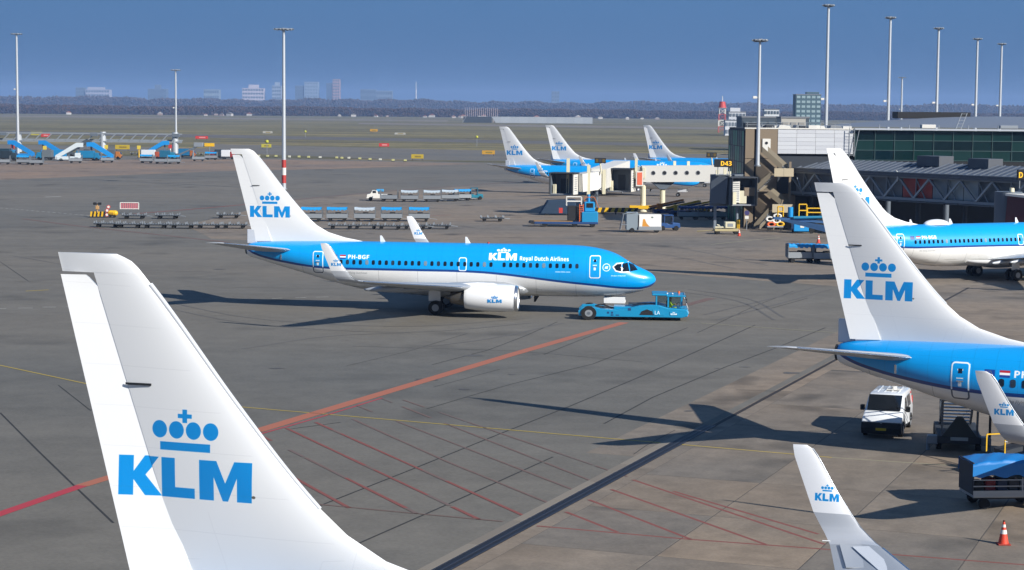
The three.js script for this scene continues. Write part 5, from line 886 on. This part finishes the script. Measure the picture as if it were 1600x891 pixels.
{ // white pickup heading the cart train on the left
  const t = thing('pickup_truck', 'white pickup truck with a blue top at the left end of the far cart train', 'pickup', [-22.99, 0, -337.05], Math.PI + .05);
  part(t, 'body', prism([[-1.7, .4], [-1.7, 1.1], [-.1, 1.1], [.1, 1.75], [.9, 1.75], [1.25, 1.2], [1.8, 1.05], [1.9, .4]], 1.7, .06, 0), C.white); part(t, 'cargo_cover', rbox(1.3, .4, 1.4, -.4, 1.75, 0, .1), M('#3a8fc0', .5)); for (const s of [1, -1]) { part(t, 'side_window', box(.6, .4, .03, .55, 1.5, s * .85), mGlass); for (const x of [-1.1, 1.2]) part(t, 'wheel', disc(.33, .22, x, .33, s * .75), C.rubber); }
  part(t, 'windscreen', prism([[.93, 1.72], [1.27, 1.22], [1.3, 1.25], [.97, 1.75]], 1.4, .005, 0), mGlass);
}
{ // striped barrier, warning signs, yellow drum, pink panel by the dollies
  let t = thing('striped_barrier', 'yellow and black striped barrier board at the left end of the dollies', 'barrier', [-58.33, 0, -278.11]);
  for (let i = 0; i < 8; i++) part(t, 'stripe_board', prism([[0, 0], [.26, 0], [.36, .7], [.1, .7]], .08, 0, 0).translate(-1.05 + i * .26, .15, 0), i % 2 ? C.blk : C.yellow); part(t, 'signal_stand', J([cyl(.08, .08, 1.2, 0, 1.3, 0), rbox(.5, .5, .3, 0, 1.4, 0)]), M('#b08a5a', .6)); part(t, 'signal_head', J([rbox(.45, .35, .3, -.35, 1.95, 0), rbox(.45, .35, .3, .35, 1.95, 0), rbox(.5, .15, .2, 0, 1.9, 0)]), C.blk); part(t, 'foot', box(2.3, .12, .5, 0, .08, 0), C.slateD);
  t = thing('round_sign_post', 'red and white round signs on a post beside the striped barrier', 'sign', [-56.94, 0, -278.34]); part(t, 'post', cyl(.05, .05, 1.6, 0, .8, 0), C.galv); for (const [x, y] of [[-.05, 1.0], [.15, 1.5], [-.08, .4]]) { const d = part(t, 'sign_disc', cyl(.27, .27, .05, 0, 0, 0, 18).rotateX(Math.PI / 2).translate(x, y, .08), C.red); part(d, 'sign_centre', cyl(.18, .18, .02, 0, 0, 0, 16).rotateX(Math.PI / 2).translate(x, y, .12), C.white); } part(t, 'foot', rbox(.6, .12, .6, 0, .06, 0), C.slateD);
  t = thing('yellow_drum_trailer', 'yellow rounded trailer tank standing right of the striped barrier', 'trailer', [-56.25, 0, -278.46]); part(t, 'tank', new THREE.CapsuleGeometry(.4, .7, 6, 16).rotateZ(Math.PI / 2).translate(0, .62, 0), C.yellow); part(t, 'side_plate', box(.5, .3, .03, -.1, .6, .41), M('#a07a18', .6)); for (const x of [-.3, .3]) part(t, 'wheel', disc(.2, .15, x, .2, .3), C.rubber); part(t, 'axle_frame', box(.9, .1, .6, 0, .25, 0), C.slateD);
  t = thing('barrier_panel', 'pink and white mesh barrier panel lying on a dolly', 'barrier', [-55.94, .6, -289]); part(t, 'frame', J([bar([-1.35, .05, 0], [-1.35, 1, 0], .06), bar([1.35, .05, 0], [1.35, 1, 0], .06), bar([-1.35, 1, 0], [1.35, 1, 0], .06), bar([-1.35, .1, 0], [1.35, .1, 0], .06)]), C.white); for (let i = 0; i < 9; i++) part(t, 'slat', box(.2, .8, .04, -1.12 + i * .28, .54, 0), M('#b56a72', .6));
}
// under and beside the jet bridges
function beltLoader(label, x, z, turn, col = '#c79a16') {
  return place('belt' + col, 'belt_loader', 'belt loader', 'belt loaders by the far stands', t => { const m = M(col, .5); part(t, 'chassis', rbox(3.8, .6, 1.7, 0, .6, 0, .06), C.navy); part(t, 'conveyor', beam([-2.6, .9, 0], [2.8, 2.0, 0], .8, .22), C.slateD); for (const s of [1, -1]) { part(t, 'side_guard', beam([-2.5, 1.2, s * .45], [2.7, 2.3, s * .45], .05, .22), m); for (const px of [-1.2, 1.2]) part(t, 'wheel', disc(.32, .24, px, .32, s * .75), C.rubber); } part(t, 'cab', rbox(.8, .9, .7, -1.0, 1.3, .4, .06), m); }, label, x, z, turn);
}
beltLoader('yellow belt loader under the white bridge, left of its fellows', 25.31, -295.52, .15); beltLoader('yellow belt loader in the middle below the portholes', 27.8, -297.73, -.1); beltLoader('yellow belt loader right of the others below the portholes', 29.42, -292.69, .3);
beltLoader('orange belt loader right of the cream bridge columns', 23.07, -298.74, .1, '#c5701c');
[[25.41, -286.91], [27.58, -287.26], [29.66, -287.6]].forEach(([x, z], i) => cart('navy', ['leftmost', 'middle', 'rightmost'][i] + ' dark blue cart in the shade below the portholes', x, z, .05 * i));
{ // yellow-black buffer rail under the bridges
  const t = thing('buffer_rail', 'yellow and black striped buffer rail below the bridge cabs', 'barrier', [15.57, 0, -299.29], .02);
  for (let i = 0; i < 14; i++) part(t, 'stripe_block', prism([[0, 0], [.5, 0], [.75, .7], [.25, .7]], .3, .02, 0).translate(-3.8 + i * .5, .3, 0), i % 2 ? C.blk : C.yellow); for (const x of [-3, 0, 3]) part(t, 'foot', box(.2, .4, .5, x, .2, 0), C.slateD);
}
{ const t = thing('parked_steps', 'dark steps with a blue tarpaulin in the shade of the leftmost cab', 'steps', [6.98, 0, -296], .1); part(t, 'covered_base', prism([[-3, .2], [-1.8, 2.2], [2.2, 2.4], [2.6, .2]], 2, .1, 0), M('#0f2c45', .7)); for (let i = 0; i < 9; i++) part(t, 'step', box(.35, .05, 1.2, 2.6 + i * .32, .4 + i * .3, 0), C.grey); for (const s of [1, -1]) part(t, 'stringer', beam([2.4, .2, s * .62], [5.6, 3.1, s * .62], .08, .25), C.slateD); for (const x of [-2, 2]) part(t, 'wheel', disc(.3, .3, x, .3, .8), C.rubber); }
{ const t = thing('tow_unit', 'sand coloured ground unit with pipes and a yellow post beside the pier', 'ground unit', [27.37, 0, -253.19], .05); part(t, 'frame', rbox(3.2, .3, 1.4, 0, .55, 0, .04), M('#a89c74', .65)); part(t, 'engine_box', rbox(1.3, .8, 1.2, .4, 1.2, 0, .06), M('#c9c3a6', .6)); part(t, 'grille', box(.7, .4, .03, .4, 1.2, .61), C.grey); part(t, 'pipe', J([bar([-1.5, .9, .3], [-.3, .9, .3], .1), bar([-1.2, 1.2, -.2], [-.4, .9, -.2], .08)]), C.cream); for (const x of [-1.2, 1.2]) for (const z of [-.55, .55]) part(t, 'wheel', disc(.28, .2, x, .28, z), C.rubber); part(t, 'drawbar', bar([-1.6, .5, 0], [-3.8, .35, 0], .06), M('#8d8360', .7)); }
{ const t = thing('bollard', 'yellow bollard standing at the foot of the pier', 'bollard', [29.96, 0, -263.05]); part(t, 'post', cyl(.24, .24, 1.3, 0, .65, 0, 16), C.yellow); part(t, 'cap', sph(.24, 0, 1.3, 0, 1, .4, 1), C.yellow); }
{ const t = thing('hose_trolley', 'white and orange hose trolley below the lowest stair landing', 'trolley', [34.71, 0, -262.36], .1); part(t, 'frame', rbox(2.2, .2, 1.2, 0, .5, 0, .04), C.grey); for (const [x, y, m] of [[-.7, 1.5, C.white], [.2, 1.3, C.white], [.3, 1.9, C.white], [-.5, .8, C.orange], [.7, .85, C.yellow]]) part(t, 'hose_coil', new THREE.TorusGeometry(.38, .14, 8, 18).scale(1.2, .7, 1).translate(x, y, .3), m); part(t, 'rack', J([bar([-1, .5, 0], [-1, 2.2, 0], .05), bar([1, .5, 0], [1, 1.7, 0], .05), bar([-1, 1.9, 0], [1, 1.6, 0], .05)]), C.galv); for (const x of [-.8, .8]) part(t, 'wheel', disc(.25, .2, x, .25, .4), C.rubber); }
{ const t = thing('belt_loader', 'blue belt loader with yellow guard rails left of the right airliner fin', 'belt loader', [37.89, 0, -257.36], .04); part(t, 'body', rbox(2.0, 1.1, 1.9, -.6, .8, .5, .12), M('#0d85c4', .5)); part(t, 'body_mark', box(.5, .3, .02, -.5, .9, 1.47), C.white); part(t, 'boom', beam([-4, 1.9, -.3], [4.5, 1.3, -.3], 1.2, .3), M('#24507f', .6)); part(t, 'hose', bar([-1.5, 2.0, .5], [3, 2.1, .5], .2, 10), C.teal); for (const [x, w, h] of [[-3.1, .7, 1.3], [-.2, 1.0, 1.6], [1.6, 2.4, 1.1]]) part(t, 'guard_rail', J([bar([x - w / 2, 2.1, 0], [x - w / 2, 2.1 + h, 0], .09), bar([x + w / 2, 2.1, 0], [x + w / 2, 2.1 + h, 0], .09), bar([x - w / 2, 2.1 + h, 0], [x + w / 2, 2.1 + h, 0], .09), bar([x - w / 2, 2.1 + h * .5, 0], [x + w / 2, 2.1 + h * .5, 0], .09)]), C.yellow); part(t, 'blue_drum', cyl(.35, .35, 1.3, -1.8, 2.7, 0, 14), C.klm); for (const x of [-1.4, .8, 2.8]) part(t, 'wheel', disc(.36, .3, x, .36, 1.1), C.rubber); }

// ---------- truss gantry and equipment park on the far left ----------
{
  const z = -655, x0 = -175.54, x1 = -109.29, t = thing('truss_gantry', 'long light grey truss gantry crossing the far left equipment park', 'gantry', [0, 0, z]);
  const y1 = 6.5, y0 = 3.9; part(t, 'top_chord', box(x1 - x0, .45, .4, (x0 + x1) / 2, y1, 0), C.galv); part(t, 'bottom_chord', box(x1 - x0, .5, .4, (x0 + x1) / 2, y0, 0), C.galv); const n = 19, b = (x1 - x0) / n; for (let i = 0; i < n; i++) { part(t, 'diagonal', beam([x0 + i * b, y0, 0], [x0 + (i + .75) * b, y1, 0], .36, .36), C.galv); part(t, 'pipe_bracket', box(.2, .2, 2.4, x0 + i * b, y0 + .2, -1), C.steel); }
  part(t, 'pipe', box(x1 - x0, .5, .5, (x0 + x1) / 2, y0 + .5, -1.2), M('#7d848b', .6)); for (const u of [-163.34, -135.48, -111.63]) part(t, 'column', cyl(1.0, 1.1, u > -140 && u < -100 ? 7.4 : 6.4, u, 3.4, -.8, 16), C.pole);
  for (const u of [-168.16, -138.19, -111.19]) part(t, 'junction_box', rbox(2.4, 1.0, .8, u, y1 - .4, .4, .05), C.slate);
}
function steps(label, x, z, turn, col, k = 1) {
  return place('steps' + col + k, 'passenger_steps', 'steps', 'passenger steps parked on the far left', t => { const m = M(col, .5); part(t, 'chassis', rbox(6.5, .9, 2.2, 0, .9, 0, .1), m); part(t, 'cab', rbox(1.6, 1.3, 2.0, 2.6, 1.7, 0, .15), m); part(t, 'cab_window', box(.06, .6, 1.6, 3.42, 2.0, 0), mGlass); for (const s of [1, -1]) { part(t, 'side_panel', prism([[3.6, .5], [3.6, 1.6], [-2.2, 5.2], [-4, 5.2], [-4, 4.0], [-2.6, 4.0]].map(p => [-p[0], p[1]]), .1, .02, s * .9), m); for (const px of [-2, 2]) part(t, 'wheel', disc(.45, .3, px, .45, s * .95), C.rubber); } for (let i = 0; i < 12; i++) part(t, 'step', box(.45, .06, 1.6, -3.3 + i * .48, .8 + i * .28, 0), C.grey); part(t, 'strut', beam([2.8, .9, 0], [2.8, 4.0, 0], .3, .5), C.slate); }, label, x, z, turn);
}
steps('blue passenger steps beside the leftmost light mast', -145.51, -587.86, Math.PI, '#0d78bb'); steps('blue steps rising right beside a white box on the far left', -137.13, -590.96, 0, '#0d78bb'); steps('dark grey steps under the middle of the truss gantry', -133.32, -608.41, .05, '#3f474c'); steps('white steps with a blue flank in front of the dark grey ones', -125.12, -558.56, .1, '#b9c3c8'); steps('blue steps descending right from beside the gantry column', -117.91, -568.09, Math.PI, '#0e83c8'); steps('blue steps nearest the thin light mast on the far left', -108.36, -601.59, Math.PI, '#0e83c8');
{
  const truck = (label, x, z, turn, colBox, colCab, L = 5) => { const t = thing('service_truck', label, 'truck', [x, 0, z], turn, 'service trucks parked on the far left'); part(t, 'cargo_box', rbox(L, 2.0, 2.2, -.8, 1.8, 0, .1), M(colBox, .5)); part(t, 'cab', prism([[L / 2 - .7, .5], [L / 2 - .7, 2.3], [L / 2 + .5, 2.2], [L / 2 + .9, 1.3], [L / 2 + .9, .5]], 2.1, .08, 0), M(colCab, .5)); part(t, 'cab_window', prism([[L / 2 + .54, 2.15], [L / 2 + .92, 1.35], [L / 2 + .95, 1.38], [L / 2 + .58, 2.18]], 1.8, .005, 0), mGlass); part(t, 'chassis', box(L + 2, .4, 1.8, 0, .7, 0), C.slateD); for (const px of [-L / 2, L / 2]) for (const s of [1, -1]) part(t, 'wheel', disc(.45, .3, px, .45, s * .9), C.rubber); };
  truck('dark teal boxed truck at the extreme left edge', -151.04, -585.81, 0, '#17333f', '#0e6d96', 7); truck('white box truck under the blue steps by the thin mast', -106.99, -586.62, 0, '#c5cbd0', '#a0492f', 4); truck('blue truck low beside the blue steps at the gantry column', -121.31, -566.9, 0, '#0f6f9b', '#0f6f9b', 5); truck('white pickup sized truck beside the middle airliner fin tip', -85.23, -594.45, 0, '#c9ccd0', '#8c2f2c', 2.6); truck('blue truck with orange cab lights right of the thin light mast', -99.4, -604.9, 0, '#13618c', '#9a5a30', 3.4); truck('blue box truck behind the white steps on the far left', -132.85, -577.31, Math.PI, '#1277ad', '#1277ad', 4);
  [[-129.37, -524.62, 'front left blue topped cart left of the pair on the far left'], [-124.88, -520.03, 'dark topped cart right of the pair on the far left'], [-100.95, -546.65, 'blue cart below the thin light mast, leftmost of three'], [-96.04, -541.82, 'grey cart below the thin light mast, middle of three'], [-92.73, -542.92, 'blue cart below the thin light mast, rightmost of three'], [-89.06, -585.55, 'blue cart alone left of the middle airliner fin tip']].forEach(([x, z, l], i) => { const c = cart(i === 4 || i === 0 || i === 2 || i === 5 ? 'blue' : 'open', l, x, z, 0); c.scale.setScalar(1.2); });
  truck('dark low truck in front of the leftmost light mast', -142.13, -559.59, 0, '#1d2a33', '#25343c', 3); truck('grey truck between the blue steps on the far left', -134.35, -569.46, Math.PI, '#5c6469', '#0e6d96', 3); truck('orange cabbed truck right of the gantry column', -117.22, -582.94, 0, '#4d555b', '#a5662c', 2.6); truck('teal truck behind the three carts under the thin mast', -101.15, -581.26, 0, '#145a78', '#1b6f8c', 3); truck('dark truck left of the middle airliner fin tip', -89.78, -600.53, Math.PI, '#2a343c', '#7b2f2a', 2.4);
  [[-134.36, -522.99, 'grey cart cut off by the left edge'], [-119.17, -540.55, 'grey cart in front of the white steps'], [-112.26, -549.42, 'grey cart at the foot of the blue steps by the column'], [-90.46, -570.58, 'grey cart below the grey conveyor ramp']].forEach(([x, z, l]) => cart('open', l, x, z, .1).scale.setScalar(1.2));
  { const t = thing('conveyor_ramp', 'grey conveyor ramp with a yellow board right of the thin mast', 'conveyor', [-96.37, 0, -598.13]); part(t, 'boom', beam([-5, .8, 0], [2.2, 4.2, 0], 1.2, .5), C.slate); part(t, 'head', rbox(2.8, 1.3, 1.6, 1.6, 4.2, 0, .1), C.galv); part(t, 'board', rbox(3, 1.0, .2, 4.9, 4.2, .3, .05), C.yellow); part(t, 'leg', J([bar([0, 0, .5], [0, 3.2, .5], .12), bar([0, 0, -.5], [0, 3.2, -.5], .12), bar([4.9, 0, .2], [4.9, 4, .2], .1)]), C.steel); part(t, 'foot', box(6, .4, 1.6, -1, .3, 0), C.slateD); }
  const coneL = [[-149.74, -594.13], [-137.56, -583.11], [-123.76, -603.86], [-106.82, -618.47], [-113.08, -599.84]]; coneL.forEach(([x, z], i) => { const t = thing('warning_panel', ['white and red', 'yellow', 'yellow striped', 'white and red', 'yellow striped'][i] + ' warning panel ' + ['at the leftmost light mast foot', 'among the blue steps on the far left', 'right of the gantry column', 'left of the thin light mast', 'left of the steps by the thin mast'][i], 'sign', [x, 0, z]); part(t, 'post', cyl(.15, .2, 3.4, 0, 1.7, 0, 8), i % 3 ? C.yellow : C.white); part(t, 'plate', rbox(1.1, 1.1, .1, 0, 3.2, .2, .04), i % 3 ? M('#c9b23a', .6) : C.red); part(t, 'foot', cyl(.5, .5, .2, 0, .1, 0), C.slateD); });
}

for (let i = 0; i < 9; i++) { const c = dolly(ordinal(i) + ' dark dolly from the left in the far row right of the gantry column', -122 + i * 3.4, -640, .05); c.scale.setScalar(.9); }

// ---------- airfield signs, markers ----------
function fieldSign(label, x, z, w, h, col, y0 = .6) { const t = thing('airfield_sign', label, 'sign', [x, 0, z], 0, 'airfield signs'); part(t, 'face', rbox(w, h, .4, 0, y0 + h / 2, 0, .05), M(col, .5)); part(t, 'dark_panel', box(w * .5, h * .35, .06, w * .05, y0 + h / 2, .21), M(col === '#b3332c' ? '#c98a88' : '#7d6a20', .6)); for (const s of [-1, 1]) part(t, 'leg', cyl(.08, .08, y0 + .1, s * w * .4, y0 / 2, 0, 6), C.slateD); }
[[-240.29, -1001.36, 5.9, 1.6, '#a79f34', 'yellow airfield sign above the truss gantry near the leftmost mast'], [-222.65, -945.54, 4.3, 1.5, '#b3332c', 'red airfield sign above the truss gantry on the left'], [-136.15, -691.6, 5.0, 1.5, '#ab9426', 'yellow airfield sign right of the gantry column'], [-146.08, -931.17, 5.9, 1.3, '#b3332c', 'red airfield sign left of the banded light mast'], [-92.62, -744.84, 3.7, 1.3, '#a79f34', 'yellow pair of airfield signs left of the banded mast'], [-50.92, -782.7, 4.0, 1.3, '#b3332c', 'red airfield sign in the middle of the field'], [-28.93, -599.32, 3.7, 1.3, '#ab9426', 'yellow airfield sign at the end of the marker row'], [-8.32, -664.85, 4.3, 1.3, '#b08525', 'amber airfield sign left of the three far fins'], [-90.28, -1285.42, 5.0, 1.5, '#b08525', 'small amber sign far out on the grass'], [-65.34, -1145.63, 6.2, 1.1, '#9a9a94', 'pale grey sign far out on the grass'], [-142.14, -1149.14, 5.6, 1.2, '#9a9a94', 'pale sign left of the banded mast on the grass']].forEach(([x, z, w, h, c, l]) => fieldSign(l, x, z, w, h, c));
[[-82.32, -663.71, 4.2], [-110.02, -1050.89, 3], [-15.3, -833.73, 4]].forEach(([x, z, h], i) => { const t = thing('marker_ball', ['yellow ball on a post left of the banded mast', 'yellow ball on a post right of the banded mast', 'yellow ball on a post left of the far fins'][i], 'marker', [x, 0, z]); part(t, 'post', cyl(.1, .1, h, 0, h / 2, 0, 6), C.grey); part(t, 'ball', sph(.6, 0, h, 0), M('#a9a92e', .6)); });
[[-79.55, -620.41], [-76.88, -621.41], [-74.38, -622.35], [-69.45, -615.96], [-66.59, -617.02], [-63.31, -614.18], [-59.49, -611.58], [-54.19, -609.55], [-52.33, -606.3], [-50.25, -607.05], [-46.43, -600.71], [-42.88, -594.43], [-39.64, -591.86], [-35.47, -586.02], [-31.75, -583.71]].forEach(([x, z], i) => { const t = thing('edge_marker', ordinal(i) + ' pale edge marker from the left in the row along the concrete', 'marker', [x, 0, z], 0, 'row of pale edge markers'); part(t, 'body', rbox(.9, .6, .5, 0, .45, 0, .1), M(i % 3 ? '#a8a670' : '#b4b4a8', .6)); part(t, 'base', box(1.0, .16, .6, 0, .08, 0), C.slateD); });

// ---------- far side: screen wall, poles, radar tower, offices, houses, wood, skyline ----------
{
  const z = -2290, xa = -25.29, xb = 91.15, xd = -57.72;
  const t = thing('screen_wall', 'long white sloping wall far out on the field', 'wall', [0, 0, z]); const n = 11, w = (xb - xa) / n; for (let i = 0; i < n; i++) part(t, 'wall_panel', prism(i ? [[0, 0], [w - .08, 0], [w - .08, 7.2], [0, 7.2]] : [[5, 0], [w - .08, 0], [w - .08, 7.2], [0, 7.2]], 1.2, .05, 0).rotateX(-.12).translate(xa + i * w, 0, 0), M(i % 2 ? '#8f959b' : '#8b9197', .7));
  const t2 = thing('dark_shed', 'low dark shed at the left end of the white sloping wall', 'shed', [0, 0, z]); part(t2, 'wall', box(xa - xd, 6.6, 6, (xa + xd) / 2, 3.3, -4), M('#2b3238', .7)); part(t2, 'roof', box(xa - xd + 1, .5, 7, (xa + xd) / 2, 6.9, -4), M('#4a535b', .6)); part(t2, 'brace', beam([xd - 1, 0, 0], [xd + 3, 6.5, 0], .6, .6), C.grey);
  for (let i = 0; i < 17; i++) { const x = -56.52 + i * 2.35, p = thing('approach_pole', ordinal(i) + ' slender pale pole from the left above the dark shed', 'pole', [x, 0, -2330], 0, 'row of pale poles above the dark shed'); part(p, 'pole', cyl(.28, .34, 17 + (i % 3) * .5, 0, 8.5, 0, 6), M('#a3979a', .6)); part(p, 'lamp_bar', box(.9, .35, .3, 0, 17, 0), M('#a3979a', .6)); }
}
{
  const t = thing('radar_tower', 'red and white lattice tower with a red cabin left of the pier', 'tower', [154.89, 0, -1476.64]); const H = 18; for (const [sx, sz] of [[-1, -1], [1, -1], [-1, 1], [1, 1]]) for (let k = 0; k < 4; k++) part(t, 'leg', beam([sx * (2.6 - k * .1), k * H / 4, sz * 2.6], [sx * (2.5 - k * .1), (k + 1) * H / 4, sz * 2.5], .38, .38), k % 2 ? C.white : M('#b0504a', .6)); for (let k = 0; k < 4; k++) { part(t, 'cross_brace', J([beam([-2.5, k * H / 4, 2.5], [2.5, (k + 1) * H / 4, 2.5], .2, .2), beam([2.5, k * H / 4, 2.5], [-2.5, (k + 1) * H / 4, 2.5], .2, .2), beam([-2.5, (k + 1) * H / 4, 2.5], [2.5, (k + 1) * H / 4, 2.5], .4, .4)]), k % 2 ? C.white : M('#b0504a', .6)); }
  part(t, 'platform', box(6.4, .5, 6.4, 0, H, 0), C.grey); part(t, 'cabin', cyl(2.0, 3.0, 4.6, 0, H + 2.5, 0, 12), M('#b3362e', .6)); part(t, 'aerial', cyl(.2, .3, 4, 0, H + 7, 0, 6), C.white);
}
// a building of storeys: walls, window bands with single windows, roof
function block(name, label, [x, y, z], w, h, d, { wall = '#8d8f94', win = '#3a4650', floors = 4, bays = 6, top = null, group } = {}) {
  const t = thing(name, label, 'building', [x, y, z], 0, group); part(t, 'wall', box(w, h, d, 0, h / 2, -d / 2), M(wall, .7));
  const fh = h / floors, bw = w / bays, wg = G_('w' + bw.toFixed(2) + fh.toFixed(2), () => box(bw * .7, fh * .5, .3, 0, 0, 0)); for (let f = 0; f < floors; f++) for (let b = 0; b < bays; b++) { const m = part(t, 'window', wg, M(win, .3)); m.position.set(-w / 2 + (b + .5) * bw, (f + .55) * fh, .12); }
  part(t, 'roof', box(w + .4, .6, d + .4, 0, h + .3, -d / 2), M('#6d7075', .7)); if (top) part(t, 'roof_house', box(w * top[0], h * top[1], d * .5, w * (top[2] || 0), h + h * top[1] / 2 + .6, -d / 2), M(wall, .7)); return t;
}
block('office_block', 'dark green glass office block behind the white clad pier wall', [222.24, 0, -1500], 19, 28.5, 16, { wall: '#3d565e', win: '#8ea3a8', floors: 8, bays: 5, top: [.5, .06, .2] });
block('white_offices', 'small white office building between two masts behind the pier', [181.75, 0, -1400], 10.5, 17, 9, { wall: '#c3c8cc', win: '#46525c', floors: 4, bays: 5 });
block('terminal_annex', 'white stepped building right of the red lattice tower', [146.23, 0, -1300], 11, 15, 10, { wall: '#b9bcc2', win: '#5d6670', floors: 4, bays: 5, top: [.6, .16, -.1] });
block('low_annex', 'low white building at the foot of the red lattice tower', [141.41, 0, -1290], 8, 9.5, 8, { wall: '#c5c8cc', win: '#6a737c', floors: 2, bays: 4 });
block('cargo_shed', 'wide dark shed behind the pier roof', [105.46, 0, -800], 27, 13.2, 20, { wall: '#3a444c', win: '#4a555e', floors: 2, bays: 8 });
block('pale_shed', 'pale beige shed behind the pier roof left of the office block', [98.58, 0, -700], 8.6, 13.4, 12, { wall: '#a7a49c', win: '#8f8c86', floors: 2, bays: 3 });
// skyline
const sky = (name, label, u0, v0, x, top, w, o) => block(name, label, [x, 0, -9000], w * 1.73, top, 60, o);
[['city_tower', 'slim grey tower on the left of the skyline', -1963.6, 95.92, 20, { wall: '#56646e', floors: 7, bays: 3 }], ['city_block', 'long pale block on the left of the skyline', -1882.58, 88.01, 62, { wall: '#a09fa8', floors: 5, bays: 9, top: [.7, .12, -.1] }], ['city_block', 'dark low block left of the pale stepped block on the skyline', -1613.46, 93.31, 48, { wall: '#4e5c68', floors: 4, bays: 8, top: [.3, .2, 0] }], ['city_block', 'grey block with a pale front left of the stepped block', -1367.51, 92.64, 40, { wall: '#7d8a90', floors: 4, bays: 7 }], ['city_block', 'pale pink stepped block on the skyline', -1179.43, 100.09, 56, { wall: '#b8aeb0', floors: 6, bays: 8, top: [.45, .16, 0] }], ['city_block', 'grey twin block just left of the banded mast on the skyline', -1072.38, 112.56, 24, { wall: '#8b95a0', floors: 7, bays: 4, top: [.5, .14, 0] }], ['city_tower', 'dark slab behind the banded mast on the skyline', -971.11, 113.47, 20, { wall: '#4b5a68', floors: 7, bays: 3 }], ['city_tower', 'wide glass tower right of the banded mast on the skyline', -916.14, 131.23, 36, { wall: '#7f8d9c', win: '#566472', floors: 9, bays: 5 }], ['city_tower', 'dark blue tower on the skyline', -835.13, 126.2, 14, { wall: '#3f5062', floors: 9, bays: 3 }], ['city_tower', 'brick red tower, tallest on the skyline', -803.3, 143.75, 18, { wall: '#9c7f78', floors: 11, bays: 3 }], ['city_block', 'wide dark block right of the brick tower', -658.64, 99.01, 40, { wall: '#55636f', floors: 4, bays: 8 }], ['city_block', 'grey block with a pale end right of the wide dark block', -586.31, 93.9, 42, { wall: '#66737f', floors: 4, bays: 7 }], ['city_tower', 'lone dark tower with a pink edge right of centre', 188.99, 97.99, 20, { wall: '#5e6f80', floors: 6, bays: 3 }]].forEach(([n, l, x, top, w, o]) => sky(n, l, 0, 0, x, top, w, o));
{ const t = thing('broadcast_mast', 'needle thin broadcast mast on the skyline right of the wide blocks', 'mast', [-441.66, 0, -9000]); part(t, 'shaft', cyl(2, 4, 100.96, 0, 100.96 / 2, 0, 8), C.white); part(t, 'spire', cyl(.9, 2, 38, 0, 100.96 + 19, 0, 6), C.white); }
// houses at the foot of the wood
for (let i = 0; i < 34; i++) {
  const u = i < 24 ? rr(-350, 330) : rr(-1050, -420), z = rr(-3650, -3350), k = rr(.45, .9), t = thing('small_house', 'tiny pale house at the foot of the far wood', 'house', [u, 0, z], rr(-.4, .4), 'tiny pale houses at the foot of the wood');
  part(t, 'wall', box(11 * k, 4.5 * k, 8 * k, 0, 2.25 * k, 0), M(['#a9a6a2', '#97928e', '#8a7a74'][i % 3], .8)); part(t, 'roof', prism([[-5.7 * k, 4.4 * k], [5.7 * k, 4.4 * k], [0, 7.5 * k]], 8.6 * k, 0, 0), M(['#7c4c3f', '#5e5a58', '#a9a7a3'][(i >> 1) % 3], .8));
}
{ // far wood: bare trees, one mass
  const g0 = new THREE.IcosahedronGeometry(1, 0), p = g0.attributes.position; for (let i = 0; i < p.count; i++) { const v = V(p.getX(i), p.getY(i), p.getZ(i)); const q = Math.abs(Math.round(v.x * 913 + v.y * 377 + v.z * 151)); const k = .72 + .45 * hash2(q, q >> 3); p.setXYZ(i, v.x * k, v.y * k, v.z * k); } g0.computeVertexNormals();
  const mk = (name, n, zf, hf, x0, x1, cols, w0, w1) => {
    const m = new THREE.InstancedMesh(g0, new THREE.MeshStandardMaterial({ roughness: 1 }), n), o = new THREE.Object3D(), c = new THREE.Color(); m.name = name;
    for (let i = 0; i < n; i++) { const x = rr(x0, x1), z = zf(x), H = hf(x), y = H * Math.pow(rnd(), .85), w = rr(w0, w1); o.position.set(x, y * .9, z); o.scale.set(w, w * rr(.8, 1.5), w); o.rotation.set(rr(0, 3), rr(0, 6.3), rr(0, 3)); o.updateMatrix(); m.setMatrixAt(i, o.matrix); c.set(cols[(rnd() * cols.length) | 0]).multiplyScalar(rr(.9, 1.1)); m.setColorAt(i, c); }
    m.userData = { label: name === 'far_wood' ? 'long belt of bare brown trees along the far edge of the field' : 'hazy second belt of trees behind the first', category: 'wood', kind: 'stuff' }; m.castShadow = m.receiveShadow = true; scene.add(m);
  };
  const wob = x => 1 + .06 * Math.sin(x * .011) + .05 * Math.sin(x * .031 + 1) + .06 * Math.sin(x * .09);
  mk('far_wood', 70000, x => -3750 - x * .25 - rr(0, 300), x => 17 * wob(x), -1500, 1500, ['#3a2b25', '#40302b', '#2f2723', '#453329', '#372a26'], .9, 2.4);
  mk('hazy_wood', 45000, x => -6200 - rr(0, 300), x => 44 * wob(x * .6 + 400), -2500, 2500, ['#41352f', '#493a33', '#382f2b'], 2, 4.6);
}
scene.fog = new THREE.FogExp2(0x5a6f8e, .0001);

renderer.render(scene, camera);
